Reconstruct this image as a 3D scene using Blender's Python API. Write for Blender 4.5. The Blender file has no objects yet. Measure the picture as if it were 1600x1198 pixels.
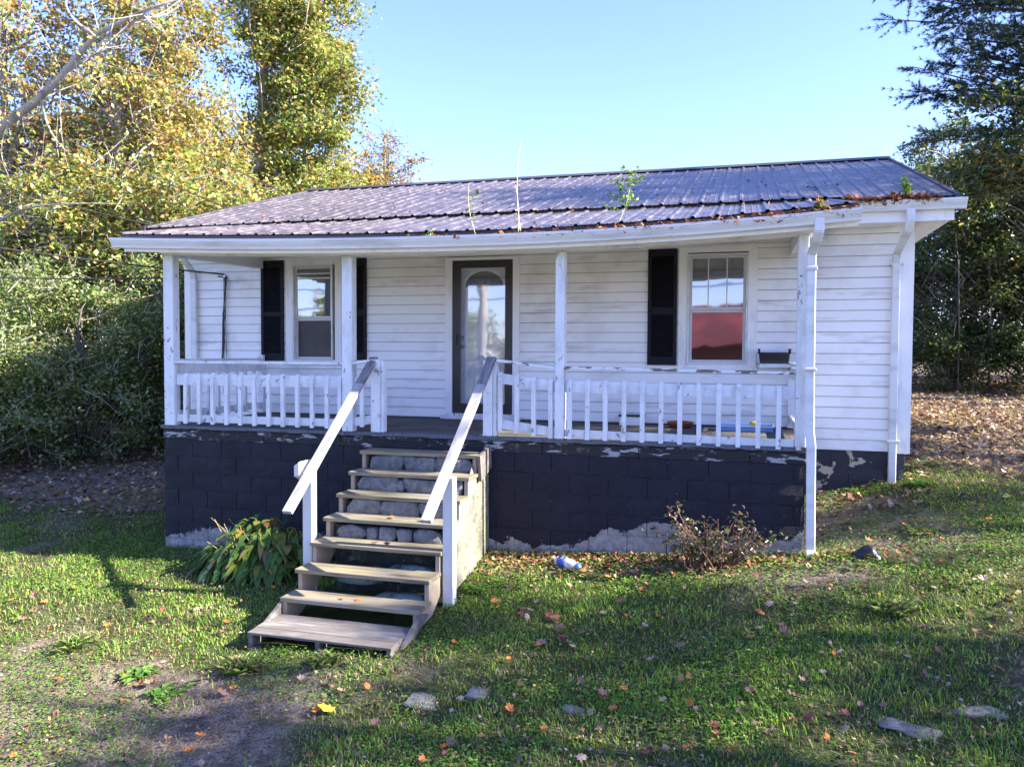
import bpy, math, random
import numpy as np
from mathutils import Matrix, Vector
rng = np.random.default_rng(7); random.seed(7)
SC = bpy.context.scene; COL = SC.collection
# ------------------------------------------------------------------ camera, sky, sun, exposure
cd = bpy.data.cameras.new('camera'); cam = bpy.data.objects.new('camera', cd); COL.objects.link(cam)
cd.sensor_width = 36; cd.lens = 36*1264.72/1600; cd.clip_end = 1500; cd.clip_start = .05
F = Vector((-0.2757567, 0.96042601, -0.03924425)); R = Vector((0.96109969, 0.27615583, 0.00503424)); U = Vector((-0.01567254, 0.03632941, 0.99921697))
M = Matrix((( R.x, U.x, -F.x, 2.424), (R.y, U.y, -F.y, -8.338), (R.z, U.z, -F.z, .915), (0,0,0,1)))
cam.matrix_world = M; SC.camera = cam
W = bpy.data.worlds.new('World'); SC.world = W; W.use_nodes = True
nt = W.node_tree; bg = nt.nodes['Background']; sky = nt.nodes.new('ShaderNodeTexSky'); sky.sky_type = 'NISHITA'
sky.sun_disc = False; sky.sun_elevation = math.radians(31); sky.sun_rotation = math.radians(89)
sky.air_density = 1.0; sky.dust_density = .4; sky.ozone_density = 2.0; sky.altitude = 400
tint = nt.nodes.new('ShaderNodeMix'); tint.data_type = 'RGBA'; tint.blend_type = 'MULTIPLY'; tint.inputs[0].default_value = 1; tint.inputs[7].default_value = (.75, .75, 1.12, 1)
nt.links.new(sky.outputs[0], tint.inputs[6]); nt.links.new(tint.outputs[2], bg.inputs[0]); bg.inputs[1].default_value = .105
sl = bpy.data.lights.new('sun', 'SUN'); sun = bpy.data.objects.new('sun', sl); COL.objects.link(sun)
sl.energy = 5; sl.angle = math.radians(.6); sl.color = (1, .93, .82)
sun.rotation_euler = Vector((1.65, .03, 1)).to_track_quat('Z', 'Y').to_euler(); sun.location = (20, -5, 30)
SC.view_settings.view_transform = 'Standard'; SC.view_settings.look = 'None'
SC.view_settings.gamma = 1; SC.view_settings.use_curve_mapping = False; SC.view_settings.exposure = 2.3
SC.cycles.max_bounces = 6; SC.cycles.transparent_max_bounces = 12
D = 1.959                                                    # the front wall of the house

# ------------------------------------------------------------------ materials
def nodes(name):
    m = bpy.data.materials.new(name); m.use_nodes = True
    return m, m.node_tree.nodes, m.node_tree.links, m.node_tree.nodes['Principled BSDF']
def noise(n, l, scale, detail=4, stretch=(1,1,1), off=(0,0,0), rough=.62):
    g = n.new('ShaderNodeNewGeometry'); mp = n.new('ShaderNodeMapping'); mp.inputs['Scale'].default_value = stretch
    mp.inputs['Location'].default_value = off
    t = n.new('ShaderNodeTexNoise'); t.inputs['Scale'].default_value = scale; t.inputs['Detail'].default_value = detail
    t.inputs['Roughness'].default_value = rough
    l.new(g.outputs['Position'], mp.inputs[0]); l.new(mp.outputs[0], t.inputs['Vector']); return t.outputs['Fac']
def ramp(n, l, src, a, b, ca=(0,0,0), cb=(1,1,1)):
    r = n.new('ShaderNodeValToRGB'); r.color_ramp.elements[0].position = a; r.color_ramp.elements[1].position = b
    r.color_ramp.elements[0].color = (*ca, 1); r.color_ramp.elements[1].color = (*cb, 1); l.new(src, r.inputs[0]); return r.outputs[0]
def mix(n, l, f, a, b):
    m = n.new('ShaderNodeMix'); m.data_type = 'RGBA'
    for s, v in ((m.inputs[0], f), (m.inputs[6], a), (m.inputs[7], b)):
        if isinstance(v, (int, float)): s.default_value = v
        elif isinstance(v, tuple): s.default_value = (*v, 1)
        else: l.new(v, s)
    return m.outputs[2]
def mth(n, l, op, a, b=0.0):
    m = n.new('ShaderNodeMath'); m.operation = op
    for s, v in ((m.inputs[0], a), (m.inputs[1], b)):
        if isinstance(v, (int, float)): s.default_value = v
        else: l.new(v, s)
    return m.outputs[0]
def bump(n, l, b, h, s, d=.01):
    k = n.new('ShaderNodeBump'); k.inputs['Strength'].default_value = s; k.inputs['Distance'].default_value = d
    l.new(h, k.inputs['Height']); l.new(k.outputs[0], b.inputs['Normal'])
def layered(name, base, layers, rough=.6, bs=.3, bscale=60, bstretch=(1,1,1), bd=.006, spec=.5, metal=0):
    """layers: (colour, noise scale, low, high, stretch)"""
    m, n, l, b = nodes(name); c = base
    for i, (col, sc, lo, hi, st) in enumerate(layers):
        c = mix(n, l, ramp(n, l, noise(n, l, sc, 9, st, (i*7.3, i*3.1, i*5.7)), lo, hi), c, col)
    if isinstance(c, tuple): b.inputs['Base Color'].default_value = (*c, 1)
    else: l.new(c, b.inputs['Base Color'])
    b.inputs['Roughness'].default_value = rough; b.inputs['Metallic'].default_value = metal
    b.inputs['Specular IOR Level'].default_value = spec
    bump(n, l, b, noise(n, l, bscale, 5, bstretch), bs, bd); return m
S1 = (1,1,1)
siding_m = layered('vinyl_siding', (.86,.85,.84), [((.56,.53,.47), 1.1, .50, .80, (1,1,1)), ((.42,.40,.35), 5, .56, .80, (.25,1,1.6)), ((.3,.29,.26), 60, .74,.80, S1)], .42, .08, 9, (.4,1,3), .01)
trim_m = layered('white_trim', (.84,.835,.825), [((.5,.49,.45), 5, .55, .85, (1,1,.35)), ((.33,.31,.28), 30, .66, .74, S1)], .45, .15, 40)
cream_m = layered('cream_ceiling', (.66,.58,.44), [((.45,.38,.27), 5, .5,.8,S1)], .5, .15, 40)
gutter_m = layered('gutter_paint', (.70,.71,.72), [((.44,.44,.42), 4, .48, .78, (.35,1,2)), ((.25,.24,.2), 22, .62, .80, (.5,1,1))], .4, .12, 30)
peel_m = layered('peeling_white_paint', (.72,.74,.77), [((.50,.52,.54), 7, .45,.75,(1,1,.5)), ((.30,.27,.25), 13, .625, .64, (1,1,.6)), ((.20,.12,.07), 9, .70, .71, S1)], .6, .6, 35, S1, .01)
peel2_m = layered('worn_rail_paint', (.70,.72,.75), [((.16,.12,.10), 16, .53, .55, (.35,1,1)), ((.28,.13,.06), 2.6, .66, .68, (.6,1,1))], .65, .8, 40, S1, .01)
white_post_m = layered('white_post_paint', (.62,.62,.62), [((.55,.55,.54), 8, .5, .8, (1,1,.3)), ((.3,.29,.27), 45, .68, .72, S1)], .5, .3, 30)
rail_m = layered('weathered_rail', (.36,.35,.34), [((.24,.23,.24), 11, .46, .62, (1,.22,.3))], .6, .4, 60, (1,.2,.3))
railtop_m = layered('shaded_bare_rail', (.23,.22,.23), [((.08,.07,.07), 22, .45,.7,(1,.12,.2)), ((.5,.5,.5), 14, .6,.7,(1,.2,.3))], .75, .7, 60, (1,.15,.2))  # bare grey wood, with the porch roof's shadow put into the colour
tread_m = layered('treated_lumber', (.26,.215,.13), [((.20,.18,.12), 3.5, .42,.62,(.35,1,1)), ((.11,.09,.06), 22, .50,.62,(.07,1,1)), ((.24,.22,.19), 2.2, .5,.7,S1), ((.07,.055,.04), 50, .66,.70,S1)], .72, .5, 90, (.06,1,1), .004)
string_m = layered('stringer_lumber', (.36,.28,.20), [((.35,.29,.2), 4, .45,.7,(1,.4,.4)), ((.2,.15,.1), 40, .66,.72,S1)], .75, .4, 70, (1,.2,.4), .004)
pallet_m = layered('grey_pallet_wood', (.13,.115,.10), [((.31,.28,.25), 6, .45,.7,(.3,1,1)), ((.12,.10,.095), 20, .5,.68,(.07,1,1)), ((.16,.2,.1), 5, .66,.78,S1)], .85, .8, 80, (.06,1,1), .006)
stone_m = layered('rough_stone', (.16,.17,.17), [((.28,.29,.30), 6, .45,.7,S1), ((.09,.09,.10), 14, .5,.68,S1), ((.12,.17,.07), 9, .58,.7,S1)], .9, 1, 40, S1, .03)
mossw_m = layered('mossy_mortar', (.21,.195,.15), [((.26,.27,.12), 7, .50,.7,(1,1,.5)), ((.10,.10,.09), 9, .56,.66,S1), ((.32,.31,.27), 9, .60,.75,S1)], .95, 1, 30, S1, .03)
shutter_m = layered('shutter_black', (.010,.010,.014), [((.018,.018,.022), 8, .5,.8,S1)], .6, .1, 40, S1, .006, .2)
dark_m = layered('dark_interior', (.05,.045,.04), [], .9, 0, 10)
carpet_m = layered('porch_carpet', (.105,.10,.095), [((.19,.17,.145), 2.2, .45,.7,S1), ((.05,.05,.05), 60, .5,.7,S1)], .95, 1, 260, S1, .01)
carpet_edge_m = layered('carpet_edge', (.17,.19,.24), [((.05,.055,.07), 120, .48,.55,S1), ((.34,.36,.40), 160, .6,.66,S1)], .95, 1, 200, S1, .012)
storm_m = layered('bronze_storm_frame', (.028,.022,.022), [], .4, .1, 40)
door_m = layered('white_door', (.72,.73,.74), [], .45, .08, 20)
bark_m = layered('pale_bark', (.42,.38,.33), [((.20,.17,.145), 5, .42,.66,(1,1,.3)), ((.55,.52,.47), 9, .6,.72,S1)], .9, .9, 14, (1,1,.25), .03)
bark2_m = layered('dark_bark', (.12,.10,.085), [((.22,.2,.17), 6, .5,.7,(1,1,.3))], .9, .9, 14, (1,1,.25), .03)
black_plastic_m = layered('black_plastic', (.014,.014,.018), [], .35, .05, 30)
blue_m = layered('blue_plastic', (.16,.30,.62), [], .35, .05, 30)
cable_m = layered('dark_cable', (.05,.035,.03), [], .7, .1, 30)
metal_m = layered('old_metal', (.5,.5,.5), [], .35, .05, 30, metal=1)
straw_m = layered('dry_stalk', (.45,.35,.2), [], .8, .1, 30)
def block_mat():
    m, n, l, b = nodes('black_block_paint')
    c = mix(n, l, ramp(n, l, noise(n, l, 2.5), .4, .7), (.008,.009,.018), (.015,.016,.030))
    sp = n.new('ShaderNodeSeparateXYZ'); g = n.new('ShaderNodeNewGeometry'); l.new(g.outputs['Position'], sp.inputs[0])
    # flaking paint near the ground, where the damp comes up (the ground rises towards +x)
    gl = mth(n, l, 'ADD', mth(n, l, 'MULTIPLY', sp.outputs[0], .064), -1.24)
    h = mth(n, l, 'SUBTRACT', sp.outputs[2], gl)
    k = mth(n, l, 'MULTIPLY', h, -2.2)
    big = mth(n, l, 'ADD', mth(n, l, 'MULTIPLY', noise(n, l, 1.1, 2, (1,1,.3), (3.4,0,0), .5), 1.5), mth(n, l, 'MULTIPLY', noise(n, l, 5, 9, (1,1,1), (3,0,0), .7), .9))
    v = mth(n, l, 'ADD', mth(n, l, 'ADD', k, big), -.42)
    conc = mix(n, l, ramp(n, l, noise(n, l, 12), .35, .65), (.19,.19,.19), (.36,.35,.33))
    c = mix(n, l, ramp(n, l, v, .50, .515), c, conc)
    # small chips
    c = mix(n, l, ramp(n, l, noise(n, l, 26, 5, (1,1,1), (9,2,1), .75), .735, .745), c, (.45,.46,.48))
    c = mix(n, l, ramp(n, l, noise(n, l, 7, 2, (3,3,.4), (1,8,2)), .74, .80), c, (.10,.10,.12))
    l.new(c, b.inputs['Base Color']); b.inputs['Roughness'].default_value = .6; b.inputs['Specular IOR Level'].default_value = .3
    bump(n, l, b, noise(n, l, 70, 6), .9, .012); return m
block_m = block_mat()
mortar_m = layered('painted_mortar', (.007,.007,.012), [((.22,.23,.26), 5, .56,.62,(1,1,4))], .8, .5, 60)
band_m = layered('flaking_band', (.011,.011,.016), [((.33,.34,.36), 9, .565,.58,(.35,1,1.5)), ((.10,.09,.08), 9, .6,.66,S1)], .7, .9, 30, (.3,1,1), .02)
yellowblock_m = layered('flaked_block', (.022,.022,.034), [((.50,.43,.30), 5, .585,.60,(.8,1,1)), ((.3,.3,.3), 24, .70,.72,S1)], .6, .7, 50, S1, .012)
def roof_mat():
    m, n, l, b = nodes('faded_roof_metal')
    c = mix(n, l, ramp(n, l, noise(n, l, 3, 6, (1,.35,1)), .35, .7), (.040,.033,.045), (.075,.065,.075))
    c = mix(n, l, ramp(n, l, noise(n, l, 14, 5, (1,.3,1), (4,4,1)), .46, .75), c, (.20,.175,.17))
    c = mix(n, l, ramp(n, l, noise(n, l, 9, 6, (1,.5,1), (1,7,1), .7), .62, .66), c, (.085,.06,.05))
    l.new(c, b.inputs['Base Color']); b.inputs['Roughness'].default_value = .42; b.inputs['Specular IOR Level'].default_value = .5
    bump(n, l, b, noise(n, l, 16, 4, (1,.4,1)), .25, .01); return m
roof_m = roof_mat()
def glass_mat(name, fac, tint=(.75,.8,.85), rough=.03):
    m = bpy.data.materials.new(name); m.use_nodes = True; n = m.node_tree.nodes; l = m.node_tree.links
    n.remove(n['Principled BSDF']); o = n['Material Output']
    g = n.new('ShaderNodeBsdfGlossy'); g.inputs['Roughness'].default_value = rough; g.inputs['Color'].default_value = (.93,.96,1,1)
    t = n.new('ShaderNodeBsdfTransparent'); t.inputs['Color'].default_value = (*tint, 1)
    bmp = n.new('ShaderNodeBump'); bmp.inputs['Strength'].default_value = .035; bmp.inputs['Distance'].default_value = .02
    l.new(noise(n, l, 3.2, 1), bmp.inputs['Height']); l.new(bmp.outputs[0], g.inputs['Normal'])
    x = n.new('ShaderNodeMixShader'); x.inputs[0].default_value = fac
    l.new(t.outputs[0], x.inputs[1]); l.new(g.outputs[0], x.inputs[2]); l.new(x.outputs[0], o.inputs['Surface']); return m
pane_m = glass_mat('window_glass', .30, (.55,.52,.5)); storm_glass_m = glass_mat('storm_glass', .17, (.97,.98,1))
screen_m = layered('insect_screen', (.060,.052,.048), [((.09,.08,.075), 3, .4,.8,S1)], .6, .3, 300)
def attr_mat(name, trans=.35, rough=.55, spec=.3):
    m, n, l, b = nodes(name); a = n.new('ShaderNodeAttribute'); a.attribute_name = 'Col'
    l.new(a.outputs['Color'], b.inputs['Base Color']); b.inputs['Roughness'].default_value = rough
    b.inputs['Specular IOR Level'].default_value = spec
    if trans:
        t = n.new('ShaderNodeBsdfTranslucent'); l.new(a.outputs['Color'], t.inputs['Color'])
        x = n.new('ShaderNodeMixShader'); x.inputs[0].default_value = trans
        l.new(b.outputs[0], x.inputs[1]); l.new(t.outputs[0], x.inputs[2]); l.new(x.outputs[0], n['Material Output'].inputs['Surface'])
    return m
leaf_m = attr_mat('leaf', .45, .36, .6); grass_m = attr_mat('grass_blade', .3, .7, .15); litter_m = attr_mat('dead_leaf', .15, .8, .2)

# ------------------------------------------------------------------ mesh helpers
class MB:
    def __init__(s): s.v = []; s.f = []
    def add(s, vs, fs):
        o = len(s.v); s.v += [tuple(p) for p in vs]; s.f += [tuple(i+o for i in f) for f in fs]; return s
    def box(s, x0, x1, y0, y1, z0, z1):
        return s.add([(x0,y0,z0),(x1,y0,z0),(x1,y1,z0),(x0,y1,z0),(x0,y0,z1),(x1,y0,z1),(x1,y1,z1),(x0,y1,z1)],
                     [(0,3,2,1),(4,5,6,7),(0,1,5,4),(1,2,6,5),(2,3,7,6),(3,0,4,7)])
    def beam(s, a, b, w, t, up=(0,0,1)):
        """box from a to b: w across, t thick (along up)"""
        a = Vector(a); b = Vector(b); d = (b-a).normalized(); sd = d.cross(Vector(up)).normalized()*w/2; u = sd.cross(d).normalized()*t/2
        vs = [a-sd-u, a+sd-u, a+sd+u, a-sd+u, b-sd-u, b+sd-u, b+sd+u, b-sd+u]
        return s.add(vs, [(0,1,2,3),(7,6,5,4),(0,4,5,1),(1,5,6,2),(2,6,7,3),(3,7,4,0)])
    def tube(s, pts, rad, n=6, cap=True):
        pts = [Vector(p) for p in pts]; N = len(pts)
        if not hasattr(rad, '__len__'): rad = [rad]*N
        o = len(s.v); ref = None
        for i, p in enumerate(pts):
            d = (pts[min(i+1,N-1)]-pts[max(i-1,0)])
            if d.length < 1e-9: d = Vector((0,0,1))
            d.normalize()
            if ref is None: ref = Vector((1,0,0)) if abs(d.x) < .8 else Vector((0,1,0))
            a = (ref - d*ref.dot(d)).normalized(); ref = a; c = d.cross(a)
            for k in range(n):
                t = 2*math.pi*k/n; s.v.append(tuple(p+(a*math.cos(t)+c*math.sin(t))*rad[i]))
        for i in range(N-1):
            for k in range(n):
                k2 = (k+1) % n; s.f.append((o+i*n+k, o+i*n+k2, o+(i+1)*n+k2, o+(i+1)*n+k))
        if cap: s.f.append(tuple(o+k for k in range(n))[::-1]); s.f.append(tuple(o+(N-1)*n+k for k in range(n)))
        return s
    def prism(s, prof, x0, x1, axis='x'):
        """closed profile (a,b) extruded along axis"""
        n = len(prof); P = {'x': lambda a,b,t:(t,a,b), 'y': lambda a,b,t:(a,t,b), 'z': lambda a,b,t:(a,b,t)}[axis]
        s.add([P(a,b,x0) for a,b in prof]+[P(a,b,x1) for a,b in prof], [tuple(range(n))[::-1], tuple(range(n,2*n))]+[(i,(i+1)%n,n+(i+1)%n,n+i) for i in range(n)]); return s
    def build(s, name, m, parent=None, smooth=False, bevel=0, kind=None):
        me = bpy.data.meshes.new(name); off = Vector(parent['_o']) if parent is not None else Vector((0,0,0))
        me.from_pydata([tuple(Vector(p)-off) for p in s.v], [], s.f); me.materials.append(m)
        me.validate()
        if smooth: me.polygons.foreach_set('use_smooth', [True]*len(me.polygons))
        o = bpy.data.objects.new(name, me); COL.objects.link(o)
        if parent is not None: o.parent = parent; o['_o'] = tuple(parent['_o'])
        else: o['_o'] = (0.,0.,0.)
        if bevel:
            b = o.modifiers.new('bevel', 'BEVEL'); b.width = bevel; b.segments = 1; b.limit_method = 'ANGLE'
        if kind: o['kind'] = kind
        return o
def thing(name, label, cat, loc, group=None):
    o = bpy.data.objects.new(name, None); COL.objects.link(o); o.location = loc; o['_o'] = tuple(float(a) for a in loc)
    o.empty_display_size = .1; return tag(o, label, cat, group)
def tag(o, label=None, cat=None, group=None, kind=None):
    for k, v in (('label',label),('category',cat),('group',group),('kind',kind)):
        if v: o[k] = v
    return o
def box(name, m, parent, *a, bevel=0): return MB().box(*a).build(name, m, parent, bevel=bevel)
def soup(name, V, nper, faces, col, m, parent=None, kind=None):
    """V (N,nper,3) verts; faces: list of index tuples within one element (same length); col (N,3)"""
    N = len(V); V = np.asarray(V, np.float32).reshape(-1,3)
    if parent is not None: V = V - np.array(parent['_o'], np.float32)
    fl = len(faces[0]); fa = np.array(faces, np.int32)
    idx = (np.arange(N, dtype=np.int32)[:,None,None]*nper + fa[None]).reshape(-1)
    nf = N*len(faces); me = bpy.data.meshes.new(name)
    me.vertices.add(len(V)); me.vertices.foreach_set('co', V.reshape(-1))
    me.loops.add(nf*fl); me.loops.foreach_set('vertex_index', idx)
    me.polygons.add(nf); me.polygons.foreach_set('loop_start', np.arange(nf, dtype=np.int32)*fl)
    me.update(calc_edges=True)
    ca = me.color_attributes.new('Col', 'FLOAT_COLOR', 'POINT')
    c4 = np.ones((N, nper, 4), np.float32); c4[:,:,:3] = np.asarray(col, np.float32)[:,None,:]
    ca.data.foreach_set('color', c4.reshape(-1)); me.materials.append(m)
    o = bpy.data.objects.new(name, me); COL.objects.link(o)
    if parent is not None: o.parent = parent; o['_o'] = tuple(parent['_o'])
    if kind: o['kind'] = kind
    return o
def palette(n, cols, w, jit=.18):
    cols = np.array(cols); w = np.array(w, float); i = rng.choice(len(cols), n, p=w/w.sum())
    return np.clip(cols[i]*(1+rng.normal(0, jit, (n,1)))*(1+rng.normal(0, .06, (n,3))), .004, .9)
def unit(n):
    v = rng.normal(size=(n,3)); return v/np.linalg.norm(v, axis=1, keepdims=True)
def leaf_quads(P, size, droop=.5, up=.35, aspect=.62):
    n = len(P); d = unit(n); d[:,2] = d[:,2]*.6 - droop*.5; d /= np.linalg.norm(d,axis=1,keepdims=True)
    nr = unit(n); nr[:,2] = np.abs(nr[:,2]) + up; s = np.cross(d, nr); s /= np.linalg.norm(s,axis=1,keepdims=True)+1e-9
    nn = np.cross(s, d); L = (size*(.65+.7*rng.random(n)))[:,None] if hasattr(size,'__len__') else (size*(.65+.7*rng.random((n,1))))
    a = P; b = P+d*L*.45+s*L*aspect*.5+nn*L*.10; c = P+d*L; e = P+d*L*.45-s*L*aspect*.5+nn*L*.10
    return np.stack([a,b,c,e],1)
LQ = [(0,1,2),(0,2,3)]
# value noise
_g = rng.random((64,64,6))
def vn(x, y, sc, k=0):
    x = np.asarray(x,float)*sc+13.7*k; y = np.asarray(y,float)*sc+7.1*k; xi = np.floor(x).astype(int); yi = np.floor(y).astype(int); u = x-xi; v = y-yi
    u = u*u*(3-2*u); v = v*v*(3-2*v); g = _g[:,:,k%6]
    return (g[xi%64,yi%64]*(1-u)+g[(xi+1)%64,yi%64]*u)*(1-v)+(g[xi%64,(yi+1)%64]*(1-u)+g[(xi+1)%64,(yi+1)%64]*u)*v
def fbm(x, y, sc, k=0): return .55*vn(x,y,sc,k)+.28*vn(x,y,sc*2.1,k+1)+.17*vn(x,y,sc*4.3,k+2)

# ------------------------------------------------------------------ terrain
CP = np.array([(-4.43,0,-1.50),(3,0,-1.07),(4.25,1.96,-.55),(3.4,1.96,-.72),(-1.5,-2.4,-1.60),(-.2,-1.2,-1.42),(-.2,0,-1.27),(-9,4,-1.25),(-8,0,-1.6),
  (-8,-3,-1.78),(0,-4.5,-1.74),(3,-3,-1.38),(3.3,-.5,-1.0),(4.5,-4,-1.45),(6,0,-.80),(6,3,-.45),(8,8,-.12),(10,18,.15),(-14,6,-1.1),(-12,14,-.6),(-20,16,-.3),
  (0,12,-.2),(0,30,.3),(0,60,.5),(60,0,.5),(60,60,.6),(-60,0,-1.8),(-60,60,.3),(0,-10,-1.9),(14,-6,-1.0),(-14,-8,-2),(0,-25,-2.2),(0,-60,-2.8),(60,-60,-2.5),(-60,-60,-3)])
def _phi(r): return np.where(r > 1e-9, r**1.5, 0)
_K = _phi(np.linalg.norm(CP[:,None,:2]-CP[None,:,:2],axis=2)); _P = np.c_[np.ones(len(CP)), CP[:,:2]]
_A = np.block([[_K, _P],[_P.T, np.zeros((3,3))]]); _w = np.linalg.solve(_A, np.r_[CP[:,2], np.zeros(3)])
def terr(x, y, bumps=True):
    x = np.asarray(x,float); y = np.asarray(y,float); sh = x.shape; X = np.clip(x.ravel(),-60,60); Y = np.clip(y.ravel(),-60,60); z = _w[-3]+_w[-2]*X+_w[-1]*Y
    for i in range(len(CP)): z = z+_w[i]*_phi(np.hypot(X-CP[i,0], Y-CP[i,1]))
    if bumps: z = z+(vn(X,Y,1.3,1)-.5)*.05+(vn(X,Y,4,2)-.5)*.02
    return z.reshape(sh)
def tz(x, y): return float(terr(np.array([x]), np.array([y]))[0])
def axis(lo, hi, n, c, fine):
    t = np.linspace(-1,1,n); s = np.sinh(t*fine)/math.sinh(fine); return np.where(s<0, c+s*(c-lo), c+s*(hi-c))
gx = axis(-400,400,300,-.5,6.2); gy = axis(-400,500,300,-1.5,6.2)
GX, GY = np.meshgrid(gx, gy); GZ = terr(GX, GY)
nx, ny = len(gx), len(gy); me = bpy.data.meshes.new('ground')
me.vertices.add(nx*ny); me.vertices.foreach_set('co', np.stack([GX,GY,GZ],-1).astype(np.float32).ravel())
i0 = (np.arange(ny-1)[:,None]*nx+np.arange(nx-1)[None]).ravel(); q = np.stack([i0,i0+1,i0+1+nx,i0+nx],1).astype(np.int32)
me.loops.add(q.size); me.loops.foreach_set('vertex_index', q.ravel()); me.polygons.add(len(q)); me.polygons.foreach_set('loop_start', np.arange(len(q),dtype=np.int32)*4)
me.polygons.foreach_set('use_smooth', np.ones(len(q), bool)); me.update(calc_edges=True)
# where soil shows: a mask shared by the ground colour and the grass density
def bare(x, y):
    b = fbm(x, y, .8, 0)*.9+.25*vn(x,y,5,3)-.22
    def spot(cx,cy,rx,ry,s): return s*np.exp(-(((x-cx)/rx)**2+((y-cy)/ry)**2))
    b = b+spot(-2.0,-3.4,1.3,.5,.55)+spot(-.95,-3.25,.5,.35,.7)+spot(-1.2,-4.2,1.6,.5,.4)+spot(1.0,-.35,1.6,.3,.55)+spot(3.6,.6,1.0,.9,.5)+spot(3.0,-.8,.7,.4,.35)-spot(2.8,-2.6,3.0,1.6,.22)
    b = b+spot(-9,4.5,4,3.2,.75)+spot(8,9,5,6,.6)+spot(6.8,5.0,2.6,2.6,.38)-spot(.6,-1.4,1.6,.8,.3)-spot(-3.4,-1.6,1.6,.8,.12)+spot(-1,-2.6,.9,.4,.2)
    far = np.clip((y-6)/6,0,1)*.5+np.clip((y-1.5)/4.5,0,1)*.42*(x > 4.0); return np.clip(b+far,0,1.4)
BM = bare(GX, GY)
ca = me.color_attributes.new('Bare','FLOAT_COLOR','POINT'); c4 = np.ones((ny,nx,4),np.float32); c4[...,0] = BM; c4[...,1] = BM; c4[...,2] = BM; ca.data.foreach_set('color', c4.ravel())
def ground_mat():
    m, n, l, b = nodes('lawn_soil'); a = n.new('ShaderNodeAttribute'); a.attribute_name = 'Bare'
    g = mix(n, l, ramp(n, l, noise(n, l, 9), .35,.65), (.030,.052,.014), (.075,.095,.030))
    g = mix(n, l, ramp(n, l, noise(n, l, 40, 5, S1, (3,3,3)), .5,.7), g, (.12,.10,.05))
    s = mix(n, l, ramp(n, l, noise(n, l, 6, 6, S1, (5,1,2), .7), .38,.62), (.13,.095,.065), (.30,.245,.19))
    s = mix(n, l, ramp(n, l, noise(n, l, 55, 4, S1, (1,6,2)), .52,.62), s, (.07,.05,.035))
    f = mth(n, l, 'ADD', a.outputs['Fac'], mth(n, l, 'MULTIPLY', noise(n, l, 22, 4, S1, (8,8,1)), .5))
    l.new(mix(n, l, ramp(n, l, f, .72,.92), g, s), b.inputs['Base Color']); b.inputs['Roughness'].default_value = 1; b.inputs['Specular IOR Level'].default_value = .1
    bump(n, l, b, noise(n, l, 45, 6), 1, .03); return m
me.materials.append(ground_mat()); o = bpy.data.objects.new('ground', me); COL.objects.link(o); tag(o, kind='structure')

# ------------------------------------------------------------------ the house
H = thing('house', 'small white clapboard house with a rusty dark metal roof and a front porch', 'house', (-.6, 1.0, -1.1))
Z0 = -.2296; DZ = .12714
op = [(-3.79,-3.15,.77,2.13), (-1.36,-.52,.085,2.13), (1.73,2.45,.77,2.13)]              # window, door, window
wall = MB()
xs = sorted({-5.58,4.26}|{a for o_ in op for a in o_[:2]}); zs = sorted({Z0,2.5}|{a for o_ in op for a in o_[2:]})
for i in range(len(xs)-1):
    for j in range(len(zs)-1):
        cx, cz = (xs[i]+xs[i+1])/2, (zs[j]+zs[j+1])/2
        if not any(a<cx<b and c<cz<d for a,b,c,d in op): wall.box(xs[i],xs[i+1],D,D+.1,zs[j],zs[j+1])
gap_shadow_m = layered('gap_shadow_core', (.10,.09,.08), [], .9, 0, 10)  # wall core painted dark so the gaps between boards read as shadow lines
WALL = wall.build('wall', gap_shadow_m, H); wside = MB()
wside.box(-5.58,-5.48,D+.1,10.2,Z0,2.5).box(4.16,4.26,D+.1,10.2,Z0,2.5).box(-5.58,4.26,10.2,10.3,Z0,2.5)
for x0 in (-5.58, 4.16): wside.prism([(D,2.5),(10.3,2.5),(6.1,3.93),(D,2.60)], x0, x0+.1, 'x')
SW = wside.build('wall', gap_shadow_m, H)
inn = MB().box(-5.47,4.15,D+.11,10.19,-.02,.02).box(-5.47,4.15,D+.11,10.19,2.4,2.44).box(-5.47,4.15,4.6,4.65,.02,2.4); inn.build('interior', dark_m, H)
def board(x0, x1, z0, z1, y, parent, sgn=-1, ax='x'):
    a, b_ = y+sgn*.006, y+sgn*.021
    prof = [(y,z0),(b_,z0),(b_,z0+min(.02,(z1-z0)*.4)),(a,z1),(y,z1)]
    if sgn > 0: prof = prof[::-1]
    m = MB().prism(prof if ax == 'x' else prof, x0, x1, 'x' if ax == 'x' else 'y')
    return m.build('siding_board', siding_m, parent)
cas = [(-3.905,-3.01,.736,2.195), (-1.47,-.43,-.01,2.17), (1.62,2.56,.72,2.215)]
for k in range(21):
    z0 = Z0+DZ*k; z1 = min(z0+DZ-.006, 2.44)
    segs = [(-5.50,4.125,z0,z1)] if z0 > -.02 else [(-5.50,-4.42,z0,z1),(3.02,4.125,z0,z1)]
    for a,b,c,d in cas:
        new = []
        for s0,s1,za,zb_ in segs:
            if b <= s0 or a >= s1 or zb_ <= c+.004 or za >= d-.004: new.append((s0,s1,za,zb_)); continue
            if a-s0 > .02: new.append((s0,a-.001,za,zb_))
            if s1-b > .02: new.append((b+.001,s1,za,zb_))
            if c-za > .01: new.append((a,b,za,c-.001))
            if zb_-d > .01: new.append((a,b,d+.001,zb_))
        segs = new
    for s0,s1,za,zb_ in segs: board(s0, s1, za, zb_, D, WALL)
for k in range(21):                                              # side walls
    z0 = Z0+DZ*k
    for x, sg in ((-5.58,-1),(4.26,1)):
        board(D+.11, 10.2, z0, z0+DZ-.006, x, SW, sg, 'y')
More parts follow.
